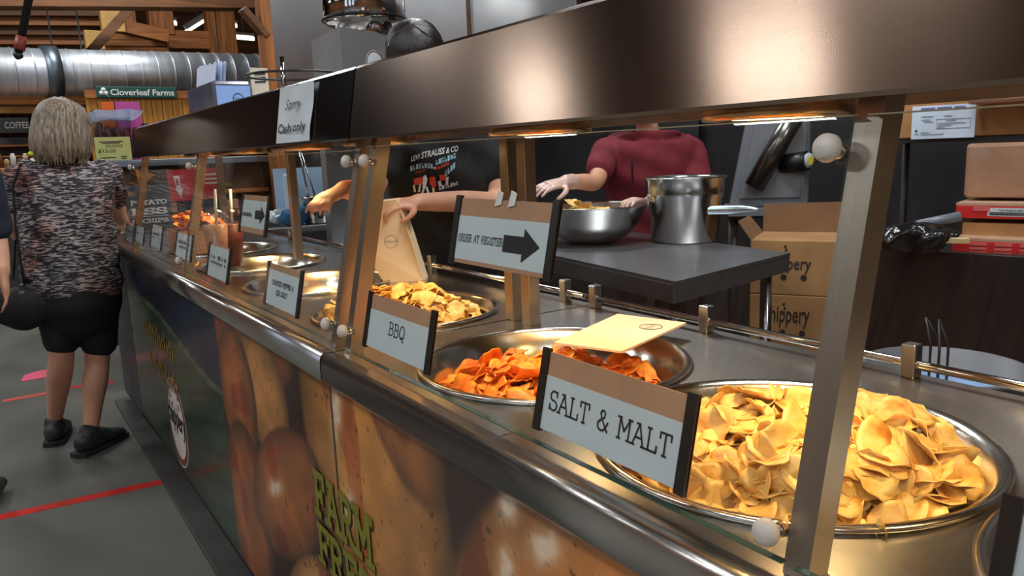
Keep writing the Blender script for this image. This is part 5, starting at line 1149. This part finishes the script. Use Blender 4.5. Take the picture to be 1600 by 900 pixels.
for x0, x1 in ((-.36, -.13), (-.10, .13), (.17, .34)): MB().prism([(x0*w, .36*h), (x1*w, .36*h), (x1*w, .44*h), (x0*w, .44*h)], C+n*.004, u, UP, n, .0003).build('printed_block', mat('print_grey_blue', (96, 104, 150), .7, var=.1), pq)
m_ = MB(); 
for (x0, y0, x1, y1) in ((-.10, .08, .43, .08), (-.10, -.20, .43, -.20), (-.10, -.20, -.10, .08), (.43, -.20, .43, .08)): m_.bar(C+n*.0042+u*(x0*w)+UP*(y0*h), C+n*.0042+u*(x1*w)+UP*(y1*h), .0015, .0004, side=n)
m_.build('printed_frame', INK(), pq)
m_ = MB()
for (x0, x1, y) in ((-.35, -.16, .18), (-.35, -.2, .08), (-.3, -.15, .02), (.02, .14, .18), (.05, .2, .04), (-.08, .35, -.04), (-.08, .14, -.10), (-.08, .04, -.16), (-.35, -.2, -.30), (-.35, .02, -.36), (-.45, -.38, -.33)): m_.bar(C+n*.0042+u*(x0*w)+UP*(y*h), C+n*.0042+u*(x1*w)+UP*(y*h), .003, .0004, side=n)
o = m_.build('printed_lines', mat('faded_ink', (92, 90, 88)), pq); o['kind'] = 'stuff'
MB().prism([(-.46*w, -.22*h), (-.42*w, -.30*h), (-.38*w, -.22*h), (-.40*w, -.25*h), (-.42*w, -.20*h), (-.44*w, -.25*h)], C+n*.0042, u, UP, n, .0003).build('printed_crest', mat('crest_navy', (22, 40, 64), .7, var=.1), pq)
fr = fframe(1512, 108, 1700, 158, 3.0, -8); m_ = MB(); fbox(m_, fr, .26, .012); tag(m_.build('wrapped_parcel', mat('wrapped_brown', (156, 116, 92))), 'brown parcel in clear wrap standing on the long tan carton', 'parcel')
# rack that carries the parcels
C, u, n, w, h = fframe(1380, 213, 1700, 219, 3.2, -8); rk = thing('storage_rack', 'dark shelf rack carrying the long tan carton', 'rack', (C.x, C.y, 0))
m_ = MB(); m_.box(C-n*.17, (w, .32, .016), Matrix((u, -n, UP)).transposed()); m_.build('shelf', BODY, rk)
for q in (-.48, .48): g = C+u*(q*w)-n*.31; MB().cyl((g.x, g.y, 0), (g.x, g.y, C.z+.3), .015, n=8).build('upright', BODY, rk)
p = atd(1425, 372, 2.72); t = MB(); t.ell(p+UP*.0, (.085, .11, .04)); t.ell(p+Vector((-.04, -.07, .015)), (.05, .06, .034)); t.loft([(p, .04), (atd(1495, 362, 2.74), .012)], n=10)
o = skin_obj('refuse_sack', t, .008, mat('black_polythene', (14, 15, 18), .18, var=.3, scale=12, bump=.7, bscale=26), None, 1, lambda v: v+Vector((.009*math.sin(v.z*90+v.y*50), .009*math.sin(v.x*80), .010*math.sin(v.y*70+v.x*60)))); tag(o, 'crumpled black refuse sack on the cabinet', 'sack')
tag(MB().bar(atd(1438, 375, 2.66), atd(1513, 376, 2.70), .026, .014).build('wooden_slat', mat('pale_wood', (196, 172, 122), .7, var=.12, stretch=(3, 3, 3))), 'pale wooden slat sticking out of the black sack', 'slat')
tag(MB().cyl(atd(1432, 352, 2.8), atd(1500, 338, 2.84), .016, n=14).build('grey_tube', mat('grey_plastic', (104, 110, 120), .4, var=.05)), 'grey plastic tube lying behind the black sack', 'tube')
p = atd(1475, 600, 1.95); p.z = 0
bk = thing('bucket', 'large pale bucket on the floor behind the back rail', 'bucket', p); bh = atd(1475, 578, 1.95).z
MB().lathe([(.0003, 0), (.13, 0), (.165, bh), (.172, bh+.004), (.172, bh+.012), (.163, bh+.012), (.128, .01), (.0003, .008)], p, 40).build('bucket_wall', mat('bucket_grey', (92, 92, 98), .5, var=.1), bk)
MB().lathe([(.0003, bh-.05), (.155, bh-.05)], p, 32).build('bucket_content', mat('bucket_blue', (120, 150, 190), .4, var=.1), bk)
for i in range(4): a_ = p+Vector((.02*i-.03, .03*(i % 2), bh-.05)); MB().tube([a_, a_+Vector((.02, .01, .10)), a_+Vector((.05-.02*i, .03, .16))], .003, 6).build('wire_whisk', mat('dark_wire', (50, 48, 46), .4, .7, var=.1), bk)
# things on top of the far canopy
zc = 1.4925
nd = thing('napkin_dispenser', 'clear grey napkin dispenser with white napkins on the far canopy', 'dispenser', (.765, 3.0, zc))
y0_, y1_ = atx(333, 150, .70).y, atx(292, 150, .70).y; x1_ = aty(394, 140, y0_).x; zt_ = atx(333, 124, .70).z
CLR = mat('smoked_plastic', (92, 94, 112), .15, var=.15, scale=10, coat=.5)
MB().bb((.70, y0_, zc), (x1_, y1_, zt_), .012).build('case', CLR, nd)
fcq = MB().bb((.712, y0_-.002, zc+.004), (x1_-.008, y0_, zt_-.018)).build('front_card', mat('card_blue', (140, 170, 226), .4, var=.05), nd)
ex = Vector(((.712+x1_)/2+.01, y0_-.003, zc+(zt_-zc)*.42)); MB().tube([ex+Vector((.018*math.cos(a*.26), 0, .018*math.sin(a*.26))) for a in range(24)], .0012, 5, True).build('card_emblem', INK(), fcq)
put_text('card_emblem', font_text('chippery', .01), ex+Vector((-.014, -.0005, -.003)), (1, 0, 0), (0, 0, 1), INK(), fcq, fit=.028)
for i in range(5):
    k = i*.011; vs = []
    for j in range(6):
        for q in range(5): a_ = j/5; c_ = q/4; vs.append((.725+k+.012*math.sin(a_*5+i)+.01*c_, y0_+.05+a_*.24, zt_+.075*c_*(1-.25*abs(a_-.5)+.1*math.sin(a_*9+i))))
    fs = [(j*5+q, j*5+q+1, (j+1)*5+q+1, (j+1)*5+q) for j in range(5) for q in range(4)]
    link_mesh('napkin', [Vector(v) for v in vs], fs, mat('napkin_white', (214, 224, 244), .8, var=.03), nd, [True]*len(fs), False)
rp_ = atx(458, 118, .86); rg = thing('hoop_stand', 'thin wire hoop stand on the far canopy beside the notice', 'stand', (rp_.x, rp_.y, zc))
MB().tube([rp_+Vector((.145*math.cos(a*.2618), .145*math.sin(a*.2618), .0)) for a in range(24)], .004, 6, True).build('hoop', mat('dark_wire', (50, 48, 46)), rg)
bq = atx(444, 130, .86); MB().cyl((bq.x, rp_.y+.145 if False else bq.y, zc), (bq.x, bq.y, atx(442, 88, .86).z), .008, n=10).build('rod', POLISH(), rg)
cq = fframe(392, 106, 419, 140, 3.0, 20); m_ = MB(); fbox(m_, cq, .006, 0, zc); tg = thing('menu_card', 'small printed card leaning on the far canopy behind the napkins', 'card', Vector((cq[0].x, cq[0].y, zc))); pg = m_.build('card_sheet', mat('card_cream', (206, 196, 178), .7, var=.1), tg)
for k in range(3): MB().bar(on_face(cq, -.3, .2-.18*k, .002), on_face(cq, .35, .24-.18*k, .002), .006, .0006, side=UP).build('card_line', INK(), pg)
# ================================================================== the hall beyond the counter
YB = 10.2
def yp(px, py, Y=YB): return aty(px, py, Y)
def beam(name, x0, y0, x1, y1, hpx, Y, label, m=None, depth=.2, par=None):
    a, b = yp(x0, y0, Y), yp(x1, y1, Y); s = (yp(x0, y0+hpx, Y)-a).length
    o = MB().bar(a, b, s, depth, side=(0, 0, 1) if abs((b-a).z) < .8*(b-a).length else (1, 0, 0), bev=.004).build(name, m or WOOD(), par)
    return tag(o, label, 'beam', 'timber beams of the hall') if par is None else o
WD = mat('timber_dark', (122, 76, 36), .6, rgb2=(78, 46, 20), scale=4, stretch=(.5, 9, 9), bump=.03, lo=.3, hi=.7)
for i, (y_, lb) in enumerate(((2, 'lowest'), )): pass
beam('timber_beam', -60, 5, 425, 9, 15, 9.4, 'long dark timber beam along the top of the picture', WD, .25)
for i, (y_, nm) in enumerate(((18, 'first'), (33, 'second'), (48, 'third'), (63, 'fourth'), (76, 'fifth'))):
    beam('roof_plank', -60, y_, 158-(i > 3)*20, y_+2, 13, 10.9+i*.1, '%s of the stacked brown planks at the upper left, counted from the top' % nm, WOOD() if i % 2 else WD, .12)
beam('timber_brace', 200, 16, 143, 80, 15, 9.9, 'dark diagonal timber brace between plank stack and wall', WD, .15)
tag(MB().bb(yp(160, 48, 10.4), yp(192, 12, 10.4)+Vector((0, .15, 0)), .005).build('timber_block', mat('timber_pale', (206, 160, 88), .6, var=.12)), 'pale timber block behind the diagonal brace, upper one', 'block')
tag(MB().bb(yp(135, 76, 10.4), yp(161, 48, 10.4)+Vector((0, .15, 0)), .005).build('timber_block', mat('timber_pale', (206, 160, 88))), 'pale timber block behind the diagonal brace, lower one', 'block')
for i, (y_, nm) in enumerate(((58, 'top'), (68, 'middle'), (79, 'bottom'))): beam('wall_plank', 150, y_, 345, y_+1, 9.5, 11.2, '%s orange plank of the timber wall above the duct' % nm, WOOD(), .1)
beam('timber_beam', 175, 38, 262, 58, 20, 10.6, 'sloping orange timber beam in front of the plank wall', WOOD(), .18)
for x0, x1, y1, lb in ((236, 269, 52, 'short upright orange timber left of the lamp glow'), (330, 365, 90, 'tall upright orange timber near the hall lamps'), (196, 210, 40, 'narrow upright orange timber beside the dark brace')):
    a, b = yp(x0, y1, 10.9), yp(x1, 8, 10.9); b.z = 5.99; tag(MB().bb(a, b+Vector((0, .2, 0)), .005).build('timber_upright', WOODZ()), lb, 'post', 'timber beams of the hall')
beam('timber_beam', 262, 62, 342, 64, 28, 11.0, 'broad orange timber beam between the two uprights', WOOD(), .15)
beam('timber_brace', 378, 14, 416, 58, 10, 6.05, 'brown diagonal brace at the timber post by the hood', WD, .12)
struct(MB().bb((-3.0, 14.5, 2.2), (6, 14.6, 5.9)).build('wall_hall_end', mat('hall_end_boards', (112, 70, 36), .7, rgb2=(74, 44, 22), scale=2, stretch=(.4, 8, 8))))
TUBE_G = mat('lamp_tube', (255, 246, 228))
for i, (x0, y0, x1, y1, lb) in enumerate(((365, 58, 397, 61, 'lit tube lamp in the far hall right of the tall upright'), (290, 50, 328, 26, 'lit slanting tube lamp in the far hall between the uprights'), (364, 40, 370, 41, 'small lit lamp in the far hall above the tube lamp'), (268, 36, 276, 37, 'small round lit lamp right of the short upright'), (408, 78, 420, 79, 'short lit tube lamp in the far hall at the hood post'))):
    a, b = yp(x0, y0, 13.4), yp(x1, y1, 13.4); t = thing('hall_lamp', lb, 'lamp', a, 'lit lamps in the far hall'); MB().cyl(a, b, .028, n=10).build('tube', TUBE_G, t); MB().cyl((a+b)/2+UP*.05, Vector((a.x/2+b.x/2, 13.4, 5.99)), .01, n=6).build('hanger', mat('lamp_wire', (90, 90, 90)), t); MB().bar(a+UP*.06, b+UP*.06, .1, .04).build('housing', mat('lamp_housing', (190, 190, 186)), t)
# round spiral air duct with hangers and collar
a, b = yp(-60, 112, 9.3), yp(432, 117, 9.6); R0 = .235; ax = (b-a).normalized(); Ld = (b-a).length
du = thing('air_duct', 'large round spiral metal air duct crossing the hall', 'duct', (a+b)/2-UP*R0)
DM = mat('galvanised', (196, 200, 204), .42, .75, var=.18, scale=2, stretch=(6, 1, 1))
MB().cyl(a, b, R0, n=40).build('duct_wall', DM, du)
nr = int(Ld/.16)
for i in range(nr): MB().lathe([(R0+.0005, -.006), (R0+.007, -.004), (R0+.007, .004), (R0+.0005, .006)], a+ax*(i+.5)*Ld/nr, 32, ax).build('duct_rib', DM, du)
c_ = yp(80, 113, 9.35); MB().lathe([(R0+.001, -.07), (R0+.03, -.07), (R0+.03, .07), (R0+.001, .07)], a+ax*(c_-a).dot(ax), 40, ax).build('duct_collar', mat('collar_grey', (120, 130, 140), .4, .9, var=.1), du)
for px in (86, 132, 352): q = a+ax*(yp(px, 113, 9.4)-a).dot(ax); MB().cyl(q+UP*R0, q+UP*2.6, .008, n=6).build('hanger', mat('lamp_wire', (90, 90, 90)), du)
# dark hanging pipe at the upper left
a, b = yp(47, -12, 7.0), yp(29, 82, 7.0); a = b+(a-b)*((5.99-b.z)/(a.z-b.z)); t = thing('sprinkler_pipe', 'black slanting sprinkler pipe hanging at the upper left', 'pipe', b)
MB().cyl(a, b, .028, n=14).build('pipe_wall', BLACK(), t)
d_ = (b-a).normalized(); MB().cyl(b-d_*.12, b-d_*.02, .038, n=14).build('red_fitting', mat('red_fitting', (142, 60, 48), .5, var=.15), t); MB().lathe([(.012, 0), (.034, .01), (.034, .03), (.014, .05), (.0003, .055)], b, 14, d_).build('nozzle', BODY, t)
# yellow boarded stall wall with the shop sign
w0, w1 = yp(140, 205, 8.95), yp(330, 150, 8.95); sw = thing('stall_wall', 'yellow wooden board wall under the green shop sign', 'wall panel', ((w0.x+w1.x)/2, 9.0, 0))
nb = 12
for i in range(nb): MB().bb((w0.x+(w1.x-w0.x)*i/nb+.003, 8.95, 0), (w0.x+(w1.x-w0.x)*(i+1)/nb-.003, 8.99, w1.z-.01)).build('board', mat('yellow_board', (206, 142, 52), .6, rgb2=(170, 106, 34), scale=3, stretch=(8, 8, .5)), sw)
MB().bb((w0.x, 8.93, w1.z-.03), (w1.x, 9.01, w1.z+.05)).build('rail', WOOD(), sw)
beam('timber_beam', -60, 156, 150, 157, 16, 10.0, 'orange timber rail below the duct at the left', WOOD(), .12)
beam('timber_beam', -60, 172, 150, 173, 10, 9.8, 'pale timber rail above the coffee sign', mat('timber_pale', (206, 160, 88)), .12)
a, b = yp(152, 153, 8.9), yp(275, 136, 8.9); sg = thing('shop_sign', 'green shop sign reading Cloverleaf Farms with a white clover', 'sign', ((a.x+b.x)/2, 8.9, a.z))
zA, zB = yp(213, 153, 8.9).z, yp(213, 135.5, 8.9).z
bd = MB().bb((a.x, 8.9, zA), (b.x, 8.94, zB), .006).build('board', mat('sign_green', (22, 78, 70), .5, var=.1), sg)
SW = mat('sign_white', (226, 226, 218), .6, var=.04); hh = zB-zA; ww = b.x-a.x
put_text('sign_lettering', font_text('Cloverleaf Farms', 1, 0, .022), (a.x+ww*.165, 8.897, zA+hh*.22), (1, 0, 0), (0, 0, 1), SW, bd, fit=ww*.80, vfit=hh*.56)
cc = Vector((a.x+ww*.085, 8.897, zA+hh*.5))
for q, (dx, dz) in enumerate(((0, .2), (-.18, -.08), (.18, -.08))): MB().lathe([(.0003, .002), (hh*.19, .002), (hh*.2, 0)], cc+Vector((dx*hh, 0, dz*hh)), 16, (0, -1, 0)).build('clover_leaf', SW, bd)
MB().bar(cc, cc+Vector((.04, 0, -hh*.42)), .014, .003, side=(0, 1, 0)).build('clover_stem', SW, bd)
# deli case with clear bin of sausages and its price card
zl = yp(176, 251, 6.2).z; x0 = yp(138, 251, 6.2).x; x1 = yp(420, 240, 6.2).x
dc = thing('deli_case', 'tall wooden deli case with a grey ledge beyond the woman', 'counter', ((x0+x1)/2, 6.5, 0))
MB().bb((x0, 6.2, zl-.05), (x1, 6.9, zl), .006).build('ledge', mat('ledge_grey', (120, 128, 138), .4, .4, var=.1), dc)
MB().bb((x0+.03, 6.3, 0), (x1-.03, 6.85, zl-.05)).build('case_body', mat('case_brown', (84, 58, 38), .6, var=.15), dc)
for k, zq in enumerate((.92, 1.08)): MB().bb((x0+.02, 6.22, zq), (x1-.02, 6.32, zq+.03)).build('shelf_board', WOOD(), dc)
for k in range(6): q = x0+.08+k*.2; MB().bb((q, 6.23, .955), (q+.13, 6.30, 1.03), .006).build('carton_on_shelf', KRAFT(), dc)
bx0, bx1, bzt = yp(150, 200, 6.25).x, yp(206, 200, 6.25).x, yp(170, 170, 6.25).z
bn = thing('clear_bin', 'clear plastic bin of dark sausages on the deli case', 'bin', ((bx0+bx1)/2, 6.4, zl)); CP_ = mat_glass('bin_plastic', (.86, .9, .95), 1.4, 1.6, .03)
for a_, b_ in (((bx0, 6.27, zl), (bx1, 6.275, bzt-.06)), ((bx0, 6.5, zl), (bx1, 6.505, bzt)), ((bx0, 6.275, zl), (bx0+.005, 6.5, bzt)), ((bx1-.005, 6.275, zl), (bx1, 6.5, bzt))): MB().bb(a_, b_).build('bin_wall', CP_, bn)
MB().prism([(-.03, -.03), (.02, .0), (.1, -.008), (bx1-bx0, .004), (bx1-bx0+.10, -.012), (bx1-bx0+.07, -.05), (bx1-bx0+.02, -.08), (.1, -.07), (.0, -.085)], (bx0, 6.30, bzt+.0), (1, 0, 0), (0, 0, 1), (0, 1, 0), .18).build('bag_film', mat('film_pale', (186, 200, 222), .25, var=.15, scale=14, bump=.4, bscale=20, alpha=.6), bn)
SAUS = mat('sausage_brown', (92, 46, 34), .4, rgb2=(62, 28, 20), scale=30)
for i in range(10):
    x_ = bx0+.035+(i % 6)*(bx1-bx0+.13)/6.2; y_ = 6.34+.07*(i//6); h_ = (bzt-zl)*random.uniform(.62, .76)
    o = MB().loft([((x_, y_, zl+.03), .024), ((x_+.006*math.sin(i), y_, zl+h_*.5), .026), ((x_+random.uniform(-.015, .015), y_, zl+h_-.02), .023)], n=12).build('sausage', SAUS); tag(o, 'dark brown smoked sausage standing in the clear bin', 'sausage', 'sausages in the clear bin')
a, b = yp(153, 248, 6.15), yp(205, 213, 6.15); pcd = thing('price_card', 'yellow handwritten price card in front of the sausage bin', 'card', ((a.x+b.x)/2, 6.22, a.z))
pz = MB().bb((a.x, 6.222, zl+.001), (b.x, 6.226, b.z)).build('card_sheet', mat('card_yellow', (186, 186, 116), .7, var=.06), pcd); hh = b.z-zl; ww = b.x-a.x
for txt, v, fw, fh, off in (('SAUSAGE', .56, .5, .13, .28), ('$15.00', .32, .5, .17, .06)): put_text('card_writing', font_text(txt, 1, .25), (a.x+ww*off, 6.220, zl+hh*v), (1, 0, 0), (0, 0, 1), INK(), pz, fit=fw*ww, vfit=fh*hh)
for v, u0, u1 in ((.80, .12, .8), (.74, .2, .7), (.12, .1, .55), (.16, .68, .86), (.08, .7, .84)): MB().bar((a.x+ww*u0, 6.2205, zl+hh*v), (a.x+ww*u1, 6.2205, zl+hh*(v+.01)), .006, .001, side=(0, 0, 1)).build('card_scrawl', INK(), pz)
for (x0_, x1_, cl, lb) in ((159, 179, (236, 108, 40), 'small orange price card above the sausage bin'), (179, 218, (206, 84, 160), 'small pink price card above the sausage bin')):
    a, b = yp(x0_, 171, 6.6), yp(x1_, 159, 6.6); tag(MB().bb((a.x, 6.6, zl), (b.x, 6.604, b.z)).build('price_card', mat('card_%d' % x0_, cl, .7, var=.06)), lb, 'card')
# blackboard menu, paper cone and red poster at the end of the counter
def board_frame(px0, py0, px1, py1, Y): a, b = yp(px0, py1, Y), yp(px1, py0, Y); return a.x, b.x, a.z, b.z
x0, x1, z0, z1 = board_frame(203, 288, 264, 352, 4.95)
mbd = thing('menu_board', 'dark chalk menu board with white slab lettering at the counter end', 'board', ((x0+x1)/2, 5, z0))
bb_ = MB().bb((x0, 4.95, z0-.06), (x1, 4.985, z1), .004).build('slate', mat('slate_grey', (62, 64, 66), .7, var=.15, scale=12), mbd)
CHK = mat('chalk_white', (200, 200, 198), .8, var=.1, scale=60); ww, hh = x1-x0, z1-z0
for txt, v, fh in (('POTATO', .50, .13), ('ESS', .24, .18), ('O CHIPS', .02, .12)): put_text('board_lettering', slab_text(txt, 1, .2, .3), (x0+ww*.06, 4.946, z0+hh*v), (1, 0, 0), (0, 0, 1), CHK, bb_, fit=ww*.84, vfit=fh*hh)
MB().bb((x0+ww*.06, 4.944, z0+hh*.19), (x1-ww*.1, 4.948, z0+hh*.205)).build('board_line', CHK, bb_)
MB().bb((x0-.02, 4.93, 0), (x1+.02, 5.02, z0-.06)).build('board_stand', BODY, mbd)
p = Vector(((x0+x1)/2-.03, 4.97, z1)); tag(MB().lathe([(.012, 0), (.05, .08), (.053, .082), (.047, .08), (.0003, .01)], p, 24, (.35, 0, 1)).build('paper_cone', mat('cone_orange', (238, 146, 40), .6, var=.08)), 'orange paper cone standing on the menu board', 'cone')
x0, x1, z0, z1 = board_frame(266, 262, 345, 315, 5.6)
ps = thing('poster_stand', 'red poster with a pale phone and arrow behind the far glass', 'poster', ((x0+x1)/2, 5.6, 0))
pr = MB().bb((x0, 5.6, z0), (x1, 5.62, z1)).build('poster_sheet', mat('poster_red', (178, 30, 34), .5, var=.1), ps); MB().bb((x0+.05, 5.62, 0), (x1-.05, 5.66, z1-.05)).build('stand_board', BODY, ps)
ww, hh = x1-x0, z1-z0; PGY = mat('poster_grey', (196, 186, 180), .6, var=.05)
MB().prism([(.10, .80), (.20, .80), (.22, .40), (.26, .40), (.20, .12), (.12, .40), (.14, .40)], (x0, 5.598, z0), (ww, 0, 0), (0, 0, hh), (0, -1, 0), .002).build('printed_phone', PGY, pr)
MB().prism([(.135, .72), (.175, .72), (.185, .5), (.15, .5)], (x0, 5.595, z0), (ww, 0, 0), (0, 0, hh), (0, -1, 0), .002).build('printed_screen', mat('poster_red', (178, 30, 34)), pr)
for k in range(3): MB().bar((x0+ww*.66, 5.597, z0+hh*(.8-.14*k)), (x0+ww*.9, 5.597, z0+hh*(.8-.14*k)), .012, .002, side=(0, 0, 1)).build('printed_line', PGY, pr)
# coffee stall at the far left
a, b = yp(3, 208, 9.0), yp(44, 184, 9.0); cs = thing('coffee_sign', 'black sign reading COFFEE at the left edge behind the woman', 'sign', ((a.x+b.x)/2, 9, a.z))
bd = MB().bb((a.x-.35, 9.0, a.z), (b.x, 9.04, b.z), .004).build('board', BLACK(), cs); put_text('sign_lettering', font_text('COFFEE', 1), (a.x+.03, 8.996, a.z+(b.z-a.z)*.3), (1, 0, 0), (0, 0, 1), mat('sign_dim', (150, 146, 138), .7, var=.1), bd, fit=(b.x-a.x)*.86, vfit=(b.z-a.z)*.42)
z0 = yp(20, 262, 9.0).z; cst = thing('coffee_stall', 'dark coffee stall counter at the far left', 'counter', (a.x, 9.3, 0))
MB().bb((a.x-.8, 9.05, 0), (b.x+.15, 9.7, z0-.05)).build('stall_body', mat('stall_dark', (44, 38, 36), .6, var=.2), cst); MB().bb((a.x-.85, 9.0, z0-.05), (b.x+.2, 9.75, z0), .006).build('stall_top', WOOD(), cst)
MB().bb((a.x-.8, 9.68, z0), (b.x+.15, 9.72, a.z-.02)).build('back_board', mat('stall_back', (56, 54, 58), .6, var=.3, scale=5), cst)
for zq in (.25, .5): MB().bb((a.x-.78, 9.5, z0+(a.z-z0)*zq*1.3), (b.x+.13, 9.68, z0+(a.z-z0)*zq*1.3+.015)).build('stall_shelf', WOOD(), cst)
for i in range(9):
    q = Vector((a.x-.1+i*.055, 9.2+.05*(i % 3), z0)); h_ = .09+.05*(i % 2); cl = ((206, 206, 204), (96, 60, 40), (180, 150, 110))[i % 3]
    o = MB().lathe([(.0003, 0), (.024, 0), (.026, h_*.8), (.018, h_*.9), (.018, h_), (.0003, h_)], q, 16).build('jar', mat('jar_%d' % (i % 3), cl, .3, var=.1)); tag(o, '%s jar on the coffee stall counter' % ('white', 'dark brown', 'tan')[i % 3], 'jar', ('white', 'dark brown', 'tan')[i % 3]+' jars on the coffee stall')
